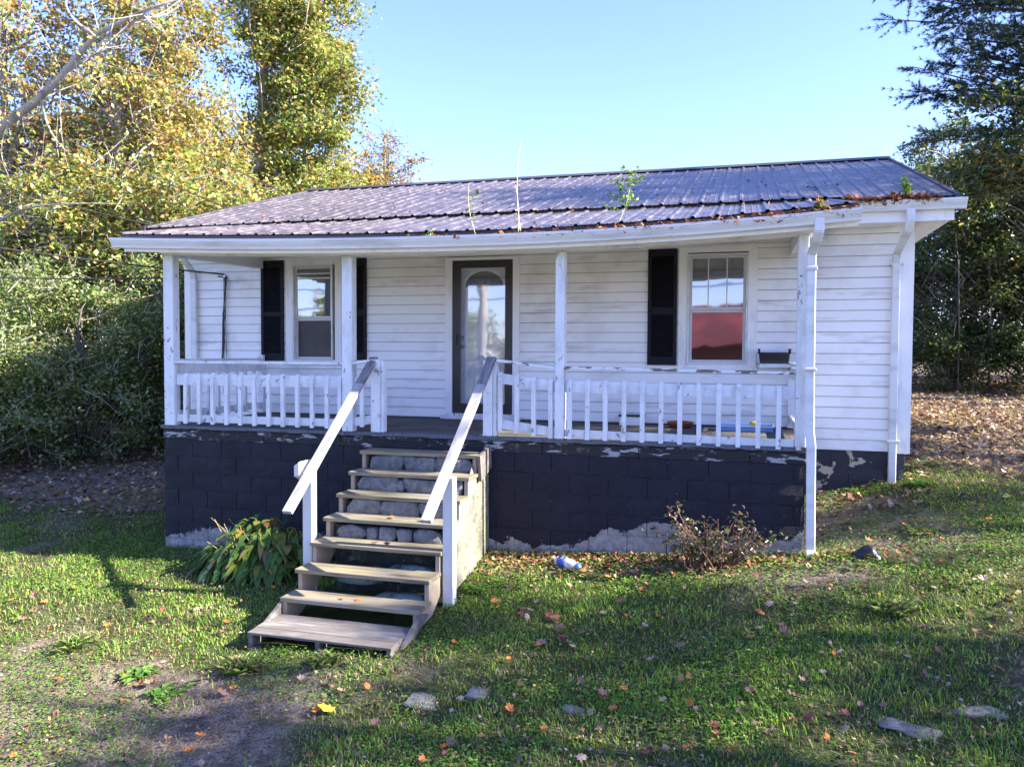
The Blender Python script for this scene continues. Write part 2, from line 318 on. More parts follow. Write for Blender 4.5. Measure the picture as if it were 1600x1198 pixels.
MB().box(-5.605,-5.50,D-.022,D-.001,Z0-.02,2.38).box(-5.605,-5.581,D-.001,D+.1,Z0-.02,2.38).build('corner_trim', trim_m, H)
MB().box(4.125,4.285,D-.022,D-.001,Z0-.02,2.38).box(4.261,4.285,D-.001,D+.1,Z0-.02,2.38).build('corner_trim', trim_m, H)
# windows
def frame_rect(m, x0,x1,z0,z1,w,y0,y1, wt=None, wb=None):
    wt = wt or w; wb = wb or w
    m.box(x0,x0+w,y0,y1,z0,z1).box(x1-w,x1,y0,y1,z0,z1).box(x0+w,x1-w,y0,y1,z1-wt,z1).box(x0+w,x1-w,y0,y1,z0,z0+wb)
def window(cx, o_, meet, muntins, screen, blind):
    w = MB(); frame_rect(w, cx[0],cx[1],cx[2],cx[3],.11,D-.030,D-.002,.07,.05)
    w.box(cx[0]-.02,cx[1]+.02,D-.045,D-.0305,cx[2]-.018,cx[2]+.014)
    W_ = w.build('window', trim_m, H, bevel=.003)
    x0,x1,z0,z1 = o_
    f = MB(); frame_rect(f, x0+.002,x1-.002,z0+.002,z1-.002,.022,D-.040,D+.06); f.build('window_frame', gutter_m, W_)
    x0 += .026; x1 -= .026; z0 += .026; z1 -= .026
    s = MB(); frame_rect(s, x0,x1,meet-.012,z1,.03,D+.0,D+.025); 
    for i in range(muntins):
        xm = x0+(x1-x0)*(i+1)/(muntins+1); s.box(xm-.007,xm+.007,D+.004,D+.020,meet+.02,z1-.031)
    s.build('sash', white_post_m, W_)
    s = MB(); frame_rect(s, x0,x1,z0,meet-.014,.03,D+.028,D+.052); s.build('sash', white_post_m, W_)
    if not screen: box('pane', pane_m, W_, x0+.03,x1-.03,D+.038,D+.042,z0+.03,meet-.045)
    box('pane', pane_m, W_, x0+.03,x1-.03,D+.010,D+.014,meet+.02,z1-.03)
    if screen: box('insect_screen', screen_m, W_, x0+.0305,x1-.0305,D+.034,D+.036,z0+.0305,meet-.0455)
    if blind:
        b = MB().box(x0+.031,x1-.031,D-.006,D+.002,z1-.11,z1-.09).box(x0+.031,x1-.031,D-.008,D-.001,z1-.175,z1-.155); b.build('sash_rail', gutter_m, W_)
    # dark sheet behind the panes, painting in the shade of the unlit room
    box('dark_backing', dark_m, W_, x0,x1,D+.13,D+.14,z0,z1)
window(cas[0], op[0], 1.385, 0, True, True)
window(cas[2], op[2], 1.455, 2, False, False)
def shutter(x0, x1, z0, z1):
    m = MB(); y0, y1 = D-.045, D-.018; frame_rect(m, x0,x1,z0,z1,.045,y0,y1,.09,.10)
    zm = (z0+z1)/2-.05; m.box(x0+.045,x1-.045,y0,y1,zm-.022,zm+.022).box(x0+.045,x1-.045,y1-.004,y1,z0+.1,zm-.022).box(x0+.045,x1-.045,y1-.004,y1,zm+.022,z1-.09)
    z = z0+.105
    while z < z1-.11:
        if not zm-.055 < z < zm+.035: m.add([(x0+.045,y0+.002,z),(x1-.045,y0+.002,z),(x1-.045,y1-.006,z+.02),(x0+.045,y1-.006,z+.02),(x0+.045,y0+.006,z-.003),(x1-.045,y0+.006,z-.003)], [(0,1,2,3),(4,5,1,0)])
        z += .024
    return m.build('shutter', shutter_m, H)
shutter(-4.295,-3.93,.77,2.2); shutter(-2.995,-2.63,.79,2.2); shutter(1.245,1.605,.757,2.2)
# door
dc = MB(); frame_rect(dc, -1.47,-.43,-.01,2.17,.105,D-.030,D-.002,.045,.09)
DR = dc.build('door', trim_m, H, bevel=.003)
MB().box(-1.50,-.40,D-.12,D-.031,.012,.055).box(-1.44,-.46,D-.09,D-.031,.055,.085).build('door_sill', peel_m, DR)
st = MB(); frame_rect(st, -1.36,-.52,.086,2.128,.105,D-.034,D+.010,.10,.13); st.build('storm_door_frame', storm_m, DR, bevel=.004)
box('storm_door_glass', storm_glass_m, DR, -1.255,-.625,D-.014,D-.009,.216,2.028)
inner = MB().box(-1.36,-.52,D+.06,D+.095,.087,2.13)
def rr(x0,x1,z0,z1):
    frame_rect(inner, x0,x1,z0,z1,.016,D+.050,D+.0595)
rr(-1.22,-.98,1.0,1.62); rr(-.90,-.66,1.0,1.62); rr(-1.22,-.98,.32,.88); rr(-.90,-.66,.32,.88)
inner.build('door_leaf', door_m, DR)
fan = MB(); c = (-.94,1.775); N = 18
arc = [(c[0]+.27*math.cos(math.pi*i/N), c[1]+.215*math.sin(math.pi*i/N)) for i in range(N+1)]
arc2 = [(c[0]+.31*math.cos(math.pi*i/N), c[1]+.25*math.sin(math.pi*i/N)) for i in range(N+1)]
for i in range(N):
    (a,b),(c1,d1),(e,f_),(g,h_) = arc[i],arc[i+1],arc2[i+1],arc2[i]
    fan.add([(a,D+.040,b),(c1,D+.040,d1),(e,D+.040,f_),(g,D+.040,h_),(a,D+.058,b),(c1,D+.058,d1),(e,D+.058,f_),(g,D+.058,h_)], [(0,1,2,3)[::-1],(0,4,5,1)[::-1],(3,2,6,7)[::-1]])
fan.box(c[0]-.31,c[0]+.31,D+.040,D+.058,c[1]-.035,c[1]); fan.build('fanlight_frame', trim_m, DR)
MB().add([(x,D+.056,z) for x,z in arc], [tuple(range(N+1))[::-1]]).build('fanlight', layered('fanlight_glass',(.02,.018,.016),[((.05,.045,.04),20,.5,.7,S1)],.25,.1,20), DR)
brass_m = layered('leaded_brass', (.42,.34,.2), [], .4, 0, 10)
lead = MB()
def curl(pts): lead.tube([(c[0]+x, D+.050, c[1]+z) for x,z in pts], .004, 4)
curl([(0,.0),(-.03,.06),(0,.15),(.03,.06),(0,0)])
for s in (-1,1):
    curl([(0,.02),(s*.05,.03),(s*.08,.065),(s*.06,.085),(s*.04,.06)]); curl([(s*.05,.03),(s*.1,.02),(s*.14,.04),(s*.15,.055)]); curl([(s*.08,.012),(s*.13,.008),(s*.19,.02)])
lead.build('leaded_pattern', brass_m, DR)
MB().box(-1.325,-1.30,D-.060,D-.035,1.0,1.14).box(-1.32,-1.285,D-.075,D-.060,1.06,1.08).build('door_handle', black_plastic_m, DR, bevel=.004)
kn = MB().tube([(-1.235,D+.06,.98),(-1.235,D+.035,.98),(-1.235,D+.020,.98)],[.02,.018,.026],10).tube([(-1.235,D+.06,1.10),(-1.235,D+.040,1.10)],.024,10); kn.build('knob', metal_m, DR, smooth=True)

# roof
def zedge(x): return 2.17+(.0053 if x < 0 else .0103)*x*x
def zporch(x, y):
    t = (y+.33)/1.93; return zedge(x)+(2.655-zedge(x))*t
def zmain(x, y):
    zr = 4.06; ze = 2.665 if x < 3.41 else 2.665-.03*min(1,(x-3.41)*3); t = (y-1.5)/4.6; return ze+(zr-ze)*t+.012*math.sin(x*1.7)*math.sin(math.pi*min(max(t,0),1))
def panel(xa, xb, zf, y0, y1, ny_, parent, drop=0, jit=0):
    """ribbed sheet: a large rib every 0.229 m with two small ones between; it is 3 mm thick"""
    prof = []; x = xa
    while x < xb-.02:
        for dx, h in ((0,0),(.012,.018),(.036,.018),(.048,0),(.105,0),(.111,.004),(.119,.004),(.125,0),(.165,0),(.171,.004),(.179,.004),(.185,0)):
            if x+dx < xb-.003: prof.append((x+dx, h))
        x += .2286
    prof.append((xb, .0)); vs = []; n_ = len(prof)
    for j in range(ny_+1):
        y = y0+(y1-y0)*j/ny_
        for px_, h in prof: vs.append((px_, y+jit, zf(px_,y)+h+drop))
    top = len(vs); vs += [(a,b,c_-.004) for a,b,c_ in vs]; fs = []
    for j in range(ny_):
        for i in range(n_-1):
            a = j*n_+i; fs.append((a,a+1,a+1+n_,a+n_)); fs.append((top+a+n_,top+a+n_+1,top+a+1,top+a))
    for i in range(n_-1): fs.append((i,top+i,top+i+1,i+1)); a = ny_*n_+i; fs.append((a,a+1,top+a+1,top+a))
    for j in range(ny_): a = j*n_; fs.append((a,a+n_,top+a+n_,top+a)); a += n_-1; fs.append((a,top+a,top+a+n_,a+n_))
    return MB().add(vs, fs).build('roof_panel', roof_m, parent)
rfb = MB()                                                    # sheathing under the metal
def slab_(xa,xb,zf,y0,y1,t):
    n_ = 10
    for i in range(n_):
        a = xa+(xb-xa)*i/n_; b = xa+(xb-xa)*(i+1)/n_
        rfb.add([(a,y0,zf(a,y0)-.012-t),(b,y0,zf(b,y0)-.012-t),(b,y1,zf(b,y1)-.012-t),(a,y1,zf(a,y1)-.012-t),(a,y0,zf(a,y0)-.012),(b,y0,zf(b,y0)-.012),(b,y1,zf(b,y1)-.012),(a,y1,zf(a,y1)-.012)],
                [(0,3,2,1),(4,5,6,7),(0,1,5,4),(1,2,6,5),(2,3,7,6),(3,0,4,7)])
slab_(-4.70,3.38,lambda x,y:zporch(x,y)-.0,-.29,1.55,.02)
slab_(-5.87,4.55,zmain,1.56,6.09,.04)
def zback(x,y): return zmain(x, 12.2-y)
slab_(-5.87,4.55,zback,6.11,10.6,.04)
ROOF = rfb.build('roof', bark2_m, H)
x = -4.73
while x < 3.3: panel(x, min(x+.9144,3.415), zporch, -.335+random.uniform(-.008,.008), 1.58, 6, ROOF, random.uniform(0,.004)); x += .9144
x = -5.9
while x < 4.5: panel(x, min(x+.9144,4.6), zmain, (1.47 if x > 2.9 or x < -4.9 else 1.50)+random.uniform(-.012,.012), 6.08, 8, ROOF, .006+random.uniform(0,.006)); x += .9144
for k in range(12):
    x = -5.9+k*.9144
    if x < 4.5: panel(x, min(x+.9144,4.6), zback, 6.12, 10.7, 4, ROOF, .006)
rc = MB().add([(-5.93,5.93,4.045),(4.63,5.93,4.045),(4.63,6.1,4.118),(-5.93,6.1,4.118),(-5.93,6.27,4.045),(4.63,6.27,4.045),(-5.93,6.1,4.10),(4.63,6.1,4.10)], [(0,1,2,3),(3,2,5,4),(0,6,7,1),(6,4,5,7),(0,3,6),(1,7,2),(3,4,6),(2,7,5)])
roofdark_m = layered('ridge_metal', (.045,.040,.05), [], .5, .1, 20); rc.build('ridge_cap', roofdark_m, ROOF)
for xa in (-5.93, 4.585):                                     # gable trim
    g = MB(); g.add([(xa,1.45,zmain(xa,1.45)+.028),(xa+.045,1.45,zmain(xa,1.45)+.028),(xa+.045,6.1,4.10),(xa,6.1,4.10),(xa,1.45,zmain(xa,1.45)-.07),(xa+.045,1.45,zmain(xa,1.45)-.07),(xa+.045,6.1,3.99),(xa,6.1,3.99)],
      [(0,1,2,3),(4,7,6,5),(0,4,5,1),(1,5,6,2),(3,2,6,7),(0,3,7,4)]); g.build('gable_trim', roofdark_m, ROOF)
# brown strip below the sheet ends, fascia, soffit, gutter: all follow the sag of the porch roof
def run(name, m, zf, x0, x1, prof, n_=14, parent=H, bevel=0):
    """closed profile (y,z relative to zf(x)) swept along x"""
    k = len(prof); vs = []; fs = []
    for i in range(n_+1):
        x = x0+(x1-x0)*i/n_; vs += [(x, a, b+zf(x)) for a,b in prof]
    for i in range(n_):
        for j in range(k): fs.append((i*k+j,i*k+(j+1)%k,(i+1)*k+(j+1)%k,(i+1)*k+j))
    fs += [tuple(range(k))[::-1], tuple(n_*k+j for j in range(k))]
    return MB().add(vs, fs).build(name, m, parent)
run('drip_edge', roofdark_m, zedge, -4.73, 3.41, [(-.315,-.055),(-.300,-.055),(-.300,-.0125),(-.315,-.0125)])
run('fascia', trim_m, zedge, -4.70, 3.40, [(-.298,-.205),(-.275,-.205),(-.275,-.035),(-.298,-.035)])
run('soffit', cream_m, zedge, -4.68, 3.38, [(-.274,-.180),(-.075,-.150),(-.075,-.138),(-.274,-.168)])
def gutter(zf, x0, x1, yb, top, n_=14):
    # open trough with a stepped front
    t = .006; o_ = [(yb,top-.11),(yb-.075,top-.11),(yb-.082,top-.085),(yb-.108,top-.045),(yb-.112,top-.03),(yb-.120,top-.028),(yb-.122,top)]
    i_ = [(a+t*1.2, b+(t if b < top-.1 else 0)) for a,b in o_[1:]][::-1]
    prof = [(yb,top)]+o_+[(yb-.122+t*2,top)]+i_[1:-1]+[(yb-.075,top-.103),(yb-t,top-.103),(yb-t,top)]
    g = run('gutter', gutter_m, zf, x0, x1, prof, n_)
    for xe in (x0, x1): 
        e = [(yb,top),(yb,top-.11),(yb-.075,top-.11),(yb-.082,top-.085),(yb-.108,top-.045),(yb-.122,top-.028),(yb-.122,top)]
        MB().prism([(a,b+zf(xe)) for a,b in e], xe-.003 if xe == x0 else xe, xe if xe == x0 else xe+.003, 'x').build('gutter_end', gutter_m, g)
    return g
G1 = gutter(zedge, -4.80, 3.42, -.299, -.058)
litgut = []
zm_ = lambda x: 2.60
G2 = gutter(zm_, 3.425, 4.70, 1.545, -.0, 3); G3 = gutter(zm_, -6.0, -4.80, 1.545, 0, 3)
for xa, xb in ((3.42,4.6),(-5.9,-4.72)):
    box('fascia', trim_m, H, xa, xb, 1.546, 1.57, 2.375, 2.585)
    s = MB(); x = xa
    while x < xb-.05: s.box(x, min(x+.095,xb)-.003, 1.5705, D-.03, 2.378, 2.39); x += .095
    s.build('soffit', trim_m, H)
box('rake_soffit', trim_m, H, 4.29, 4.59, 1.575, 10.3, 2.392, 2.41); box('rake_soffit', trim_m, H, -5.9, -5.61, 1.575, 10.3, 2.392, 2.41)
# porch ceiling and beams
zc = lambda x: zedge(x)
run('porch_beam', trim_m, zc, -4.37, 3.06, [(-.06,-.205),(.075,-.205),(.075,-.06),(-.06,-.06)])
for xa in (-4.36, 2.93):
    z0 = zedge(xa)-.215
    MB().add([(xa,.076,z0),(xa+.11,.076,z0),(xa+.11,D-.03,2.09),(xa,D-.03,2.09),(xa,.076,z0+.15),(xa+.11,.076,z0+.15),(xa+.11,D-.03,2.25),(xa,D-.03,2.25)], [(0,3,2,1),(4,5,6,7),(0,1,5,4),(1,2,6,5),(2,3,7,6),(3,0,4,7)]).build('porch_beam', trim_m, H)
pc = MB(); x = -4.25                                            # ceiling planks
pcn = 0
while x < 2.92:
    xb = min(x+.13, 2.925)
    z1 = zedge((x+xb)/2)-.11
    MB().add([(x,.08,z1),(xb-.004,.08,z1),(xb-.004,D-.03,2.235),(x,D-.03,2.235),(x,.08,z1+.012),(xb-.004,.08,z1+.012),(xb-.004,D-.03,2.247),(x,D-.03,2.247)], [(0,3,2,1),(4,5,6,7),(0,1,5,4),(1,2,6,5),(2,3,7,6),(3,0,4,7)]).build('ceiling_plank', cream_m, H)
    x += .13

# porch base: slab, band and blocks
box('porch_floor', carpet_m, H, -4.40, 3.0, .012, D-.001, -.05, .0)
ce = MB(); n_ = 120; rr_ = [random.uniform(-.008,.008) for _ in range(n_+1)]
for i in range(n_):
    a = -4.44+7.46*i/n_; b = -4.44+7.46*(i+1)/n_; p0 = -.028+rr_[i]; p1 = -.028+rr_[i+1]; l0 = -.038+rr_[(i*7)%n_]; l1 = -.038+rr_[((i+1)*7)%n_]
    ce.add([(a,p0,-.002),(b,p1,-.002),(b,.012,.003),(a,.012,.003),(a,p0-.004,l0),(b,p1-.004,l1),(b,.0,l1),(a,.0,l0)], [(0,1,2,3),(4,5,1,0),(7,6,5,4)])
ce.build('carpet_edge', carpet_edge_m, H)
x = -4.42; 
for w_ in (.26,1.15,1.0,1.06,1.32,1.02,1.1,.53):
    MB().box(x+.002, x+w_-.003, random.uniform(-.006,.0), .16, -.172, -.0515).build('edge_board', band_m, H, bevel=.006); x += w_
BASE = MB().box(-4.395,2.99,.014,.17,-2.1,-.1735).box(-4.395,-4.25,.1705,D-.001,-2.1,-.1735).box(2.85,2.99,.1705,D-.001,-2.1,-.1735).box(-5.55,4.215,D+.014,D+.12,-2,Z0-.002).box(-5.55,-5.45,D+.13,10.2,-2,Z0-.002).box(4.11,4.215,D+.13,10.2,-2,Z0-.002).box(-5.55,4.2,10.21,10.3,-2,Z0-.002).build('foundation', mortar_m, H)
def block_mesh(w, h, m, k=0):
    r = random.Random(k); b = MB(); y = -.0
    # face with a few extra verts so that it reads as rough block
    nx_, nz_ = 4, 2; vs = []
    for j in range(nz_+1):
        for i in range(nx_+1):
            e = (i in (0,nx_)) or (j in (0,nz_)); vs.append((w*i/nx_+r.uniform(-.0015,.0015), .004 if e else r.uniform(-.003,.001), h*j/nz_+r.uniform(-.0015,.0015)))
    n0 = len(vs); per = [i for i in range(nx_+1)]+[(nx_+1)*j+nx_ for j in range(1,nz_+1)]+[(nx_+1)*nz_+i for i in range(nx_-1,-1,-1)]+[(nx_+1)*j for j in range(nz_-1,0,-1)]
    vs += [(vs[i][0],.03,vs[i][2]) for i in per]; fs = []
    for j in range(nz_):
        for i in range(nx_): a = j*(nx_+1)+i; fs.append((a,a+1,a+nx_+2,a+nx_+1))
    for i in range(len(per)): fs.append((per[i],n0+i,n0+(i+1)%len(per),per[(i+1)%len(per)]))
    me_ = bpy.data.meshes.new('concrete_block'); me_.from_pydata(vs, [], fs); me_.materials.append(m); return me_
bcache = {}
def block(x, y, z, w, h, m, rot=0):
    key = (round(w,2), round(h,2), m.name, random.randint(0,2))
    if key not in bcache: bcache[key] = block_mesh(key[0], key[1], m, hash(key[3]) + len(bcache))
    o_ = bpy.data.objects.new('concrete_block', bcache[key]); COL.objects.link(o_); o_.parent = BASE
    o_.location = Vector((x,y,z))-Vector(BASE['_o']); o_.rotation_euler.z = rot
def course(xa, xb, z, h, yf, m, phase, rot=0, ox=0):
    """blocks from xa to xb in a course whose bottom is z"""
    e = xa; nxt = xa+(.4064 if phase == 0 else .2032)
    while e < xb-.03:
        n2 = min(nxt, xb)
        if xb-n2 < .06: n2 = xb
        w = n2-e-.009
        if rot == 0: block(e+.003, yf+random.uniform(-.002,.002), z, w, h, m)
        else: block(ox, yf+e+.003 if rot > 0 else yf-e-.003, z, w, h, m, rot)
        e = n2; nxt = e+.4064
for k in range(8):
    zt = -.174-.2032*k; zb = zt-.2032
    course(-4.41, 3.005, zb+.004, .196, .0-.004*math.sin(k*2.1), block_m, k % 2)
    if k < 6:
        course(.02, D-.02, zb+.004, .196, .0, block_m, (k+1)%2, math.pi/2, 3.012); 
        course(.02-D, -.02, zb+.004, .196, 0, block_m, (k+1)%2, -math.pi/2, -4.417)
for k in range(4):
    zt = Z0-.006-.2032*k; zb = zt-.2032
    course(3.02, 4.235, zb+.004, .196, D, yellowblock_m, k % 2); course(-5.57, -4.43, zb+.004, .196, D, yellowblock_m, k % 2)
for k in range(3):                                             # side of the house
    course(D+.02, D+4.4, Z0-.006-.2032*(k+1)+.004, .196, 0, yellowblock_m, k%2, math.pi/2, 4.235)
# posts
for a,b,top in ((-4.355,-4.215,2.06),(-1.962,-1.835,1.985),(.512,.610,1.968),(2.905,3.005,2.05)):
    m = MB().box(a,b,-.055,.065,.002,zedge((a+b)/2)-.206)
    if a < -4: m.box(a-.012,a-.001,-.04,.05,.02,1.95)
    p_ = m.build('porch_post', peel_m, H, bevel=.006)
# railings
bal_mesh = {}
def baluster(parent, x, y, z0, z1, side=False, lean=0):
    key = (round(z1-z0,2), side)
    if key not in bal_mesh:
        h = z1-z0; w = .045; m = MB()
        if not side:
            m.add([(0,-.038,.0),(w,-.038,0),(w,0,.01),(0,0,.01),(0,-.038,h-.05),(w,-.038,h-.05),(w,0,h-.05),(0,0,h-.05),(0,-.008,h),(w,-.008,h),(w,0,h),(0,0,h)],
              [(0,3,2,1),(0,1,5,4),(1,2,6,5),(2,3,7,6),(3,0,4,7),(4,5,9,8),(5,6,10,9),(6,7,11,10),(7,4,8,11),(8,9,10,11)])
        else: m.box(0,.035,0,w,0,h)
        me_ = bpy.data.meshes.new('baluster'); me_.from_pydata(m.v, [], m.f); me_.materials.append(peel_m); bal_mesh[key] = me_
    o_ = bpy.data.objects.new('baluster', bal_mesh[key]); COL.objects.link(o_); o_.parent = parent
    o_.location = Vector((x,y,z0))-Vector(parent['_o']); o_.rotation_euler.y = lean+random.uniform(-.008,.008)
def railing(x0, x1, cap, up, lo, bals, m=peel_m, tilt=(0,0)):
    """cap, upper and lower rails between x0 and x1; tilt = drop of the right end"""
    r = MB(); t0, t1 = tilt
    def pl(xa,xb,y0,y1,z0,z1,d0,d1): r.add([(xa,y0,z0+d0),(xb,y0,z0+d1),(xb,y1,z0+d1),(xa,y1,z0+d0),(xa,y0,z1+d0),(xb,y0,z1+d1),(xb,y1,z1+d1),(xa,y1,z1+d0)], [(0,3,2,1),(4,5,6,7),(0,1,5,4),(1,2,6,5),(2,3,7,6),(3,0,4,7)])
    pl(x0,x1,-.056,.045,cap-.030,cap,0,t1); o2 = r.build('railing', m, H, bevel=.004); r = MB()
    pl(x0,x1,-.012,.024,up[0],up[1],t0,t0+t1); r.build('rail', peel_m, o2, bevel=.003); r = MB()
    pl(x0,x1,-.012,.024,lo[0],lo[1],t0,t0+t1); r.build('rail', peel_m, o2, bevel=.003)
    for b in bals:
        d = t0+t1*(b-x0)/(x1-x0); baluster(o2, b-.022, -.0125, lo[0]-.018+d, up[1]+.012+d)
    return o2
RL = railing(-4.21,-1.965,.785,(.49,.625),(.045,.135),[-4.067+.1905*i for i in range(11)]+[-2.0])
railing(-1.83,-1.62,.79,(.50,.62),(.06,.16),[-1.72], tilt=(0,.03))
RM = railing(-.13,.51,.835,(.575,.685),(.09,.19),[-.089,.095,.281,.468], peel2_m, (0,-.075))
RR = railing(.612,2.90,.765,(.49,.615),(.022,.10),[.669+.1892*i for i in range(13)], peel2_m, (0,-.03))
for xa, nm in ((-4.315,'L'),(2.93,'R')):
    r = MB().box(xa-.01,xa+.08,.07,1.86,.775,.805); o2 = r.build('railing', peel_m, H, bevel=.004)
    box('rail', peel_m, o2, xa+.02,xa+.056,.07,1.86,.62,.745); box('rail', peel_m, o2, xa+.02,xa+.056,.07,1.86,.08,.17)
    MB().box(xa,xa+.08,1.865,D-.03,.02,.85).build('newel_post', peel_m, o2)
    for i in range(8): baluster(o2, xa+.057, .22+.2*i, .06, .66, True)
for a,b in ((-1.612,-1.455),(-.284,-.135)):
    m = MB().box(a,b-.045,-.04,.05,.003,.82).box(b-.043,b,-.025,.055,.003,.80); m.build('newel_post', peel_m, H, bevel=.005)
# downspouts
def dspout(pts, w, t, name='downspout'):
    m = MB()
    for i in range(len(pts)-1): 
        a, b = Vector(pts[i]), Vector(pts[i+1]); d = (b-a).normalized()*.012
        m.beam(a-(d if i else d*0), b+(d if i < len(pts)-2 else d*0), w, t-.002*i, up=(0,-1,.02))
    o_ = m.build(name, gutter_m, H, bevel=.008); return o_
d1 = dspout([(3.065,-.37,2.20),(3.065,-.37,2.04),(3.055,-.30,1.97),(3.02,-.13,1.86),(3.02,-.12,1.76),(3.025,-.118,.75),(3.035,-.118,.15),(3.05,-.12,.03),(3.06,-.12,-.98),(3.065,-.19,-1.05)], .085, .06)
box('strap', gutter_m, d1, 2.972,3.082,-.156,-.084,.745,.775,bevel=.006); box('strap', gutter_m, d1, 2.972,3.075,-.154,-.086,1.70,1.74,bevel=.006)
d2 = dspout([(4.15,1.46,2.51),(4.15,1.46,2.38),(4.14,1.52,2.28),(4.085,1.86,2.06),(4.085,1.88,1.96),(4.09,1.89,-.62),(4.095,1.85,-.68)], .085, .06)
for z in (1.93,-.12): box('strap', gutter_m, d2, 4.02,4.165,1.855,1.925,z,z+.03,bevel=.004)
d3 = dspout([(-5.38,1.46,2.51),(-5.38,1.46,2.38),(-5.40,1.86,2.06),(-5.40,1.89,1.96),(-5.40,1.89,-1.2)], .085, .06)

# ------------------------------------------------------------------ wooden steps over old stone steps
S = thing('wooden_steps', 'flight of seven worn timber steps with two white handrails up to the porch', 'steps', (-.9,-1.2,-1.55))
XL, XR = -1.57, -.24
for k in range(7):
    y = -.378-.265*k; z = -.165-.191*k; j = random.uniform(-.008,.008)
    MB().add([(XL-.01+j,y,z-.038),(XR+.01+j,y+random.uniform(-.006,.006),z-.038),(XR+.01+j,y+.29,z-.038),(XL-.01+j,y+.29,z-.038),(XL-.01+j,y,z),(XR+.01+j,y,z),(XR+.01+j,y+.29,z),(XL-.01+j,y+.29,z)],
       [(0,3,2,1),(4,5,6,7),(0,1,5,4),(1,2,6,5),(2,3,7,6),(3,0,4,7)]).build('tread', tread_m, S, bevel=.004)
def stringer(x0, x1):
    pr = []
    for k in range(7):
        y = -.355-.265*k; z = -.165-.191*k-.039
        pr.append((y+.265-(0 if k else .0), z)) if k == 0 else pr.append((y+.265, z))
        pr.append((y, z))
    pr.append((pr[-1][0], -1.56)); pr.append((pr[-1][0]+.14,-1.60)); pr.append((-.095,-.50))
    return MB().prism(pr[::-1], x0, x1, 'x').build('stringer', string_m, S)
stringer(XL+.01, XL+.05); stringer(XR-.05, XR-.01)
# each stringer's outer face is a saw-toothed plank; a short apron board covers the top one
MB().add([(XR+.011,-.40,-.17),(XR+.011,-.02,-.10),(XR+.011,.0,-.34),(XR+.011,-.35,-.44),(XR+.045,-.40,-.17),(XR+.045,-.02,-.10),(XR+.045,0,-.34),(XR+.045,-.35,-.44)], [(0,1,2,3),(7,6,5,4),(0,4,5,1),(1,5,6,2),(2,6,7,3),(3,7,4,0)]).build('apron_board', pallet_m, S)
for xx in (XR-.008, XL-.022):
    MB().add([(xx,-2.30,-1.50),(xx,-1.93,-1.35),(xx,-1.75,-1.40),(xx,-2.38,-1.66),(xx+.03,-2.30,-1.50),(xx+.03,-1.93,-1.35),(xx+.03,-1.75,-1.40),(xx+.03,-2.38,-1.66)], [(0,1,2,3)[::-1],(7,6,5,4)[::-1],(0,4,5,1)[::-1],(1,5,6,2)[::-1],(2,6,7,3)[::-1],(3,7,4,0)[::-1]]).build('foot_board', pallet_m, S)
MB().box(-1.70,-1.60,-1.36,-1.26,-1.75,-.26).build('newel_post', white_post_m, S, bevel=.004)
MB().box(-.225,-.125,-1.40,-1.30,-1.7,-.24).build('newel_post', white_post_m, S, bevel=.004)
def hrail(x, ya, za, yb, zb):
    a = Vector((x,ya,za)); b = Vector((x+.0,yb,zb)); k = a+(b-a)*.20
    o_ = MB().beam(a+(b-a)*.201, b, .10, .04).build('handrail', rail_m, S, bevel=.004)
    MB().beam(a, k, .10, .042).build('rail_end', railtop_m, o_, bevel=.004)
hrail(-1.60, .03,.835, -1.80,-.575); hrail(-.205, .03,.845, -1.86,-.56)
MB().add([(-1.755,-1.42,-.30),(-1.701,-1.42,-.30),(-1.701,-1.20,-.42),(-1.755,-1.20,-.42),(-1.755,-1.42,-.20),(-1.701,-1.42,-.16),(-1.701,-1.20,-.16),(-1.755,-1.20,-.2)], [(0,3,2,1),(4,5,6,7),(0,1,5,4),(1,2,6,5),(2,3,7,6),(3,0,4,7)]).build('bracket', white_post_m, S)
# pallet
P = thing('wooden_pallet', 'grey weathered pallet lying as the lowest step on the grass', 'pallet', (-.93,-2.3,-1.6))
for i, y in enumerate((-2.475,-2.335,-2.205,-2.075)):
    w = .132 if i < 3 else .10; j = random.uniform(-.012,.012)
    MB().box(-1.575+j,-.255+j,y,y+w,-1.478,-1.456).build('deck_board', pallet_m, P, bevel=.003)
for x0 in (-1.57,-.94,-.30): MB().box(x0,x0+.04,-2.465,-1.98,-1.585,-1.479).build('runner', pallet_m, P, bevel=.003)
MB().add([(-1.575,-2.475,-1.607),(-.9,-2.475,-1.63),(-.9,-2.37,-1.63),(-1.575,-2.37,-1.607),(-1.575,-2.475,-1.587),(-.9,-2.475,-1.61),(-.9,-2.37,-1.61),(-1.575,-2.37,-1.587)], [(0,3,2,1),(4,5,6,7),(0,1,5,4),(1,2,6,5),(2,3,7,6),(3,0,4,7)]).build('bottom_board', pallet_m, P)
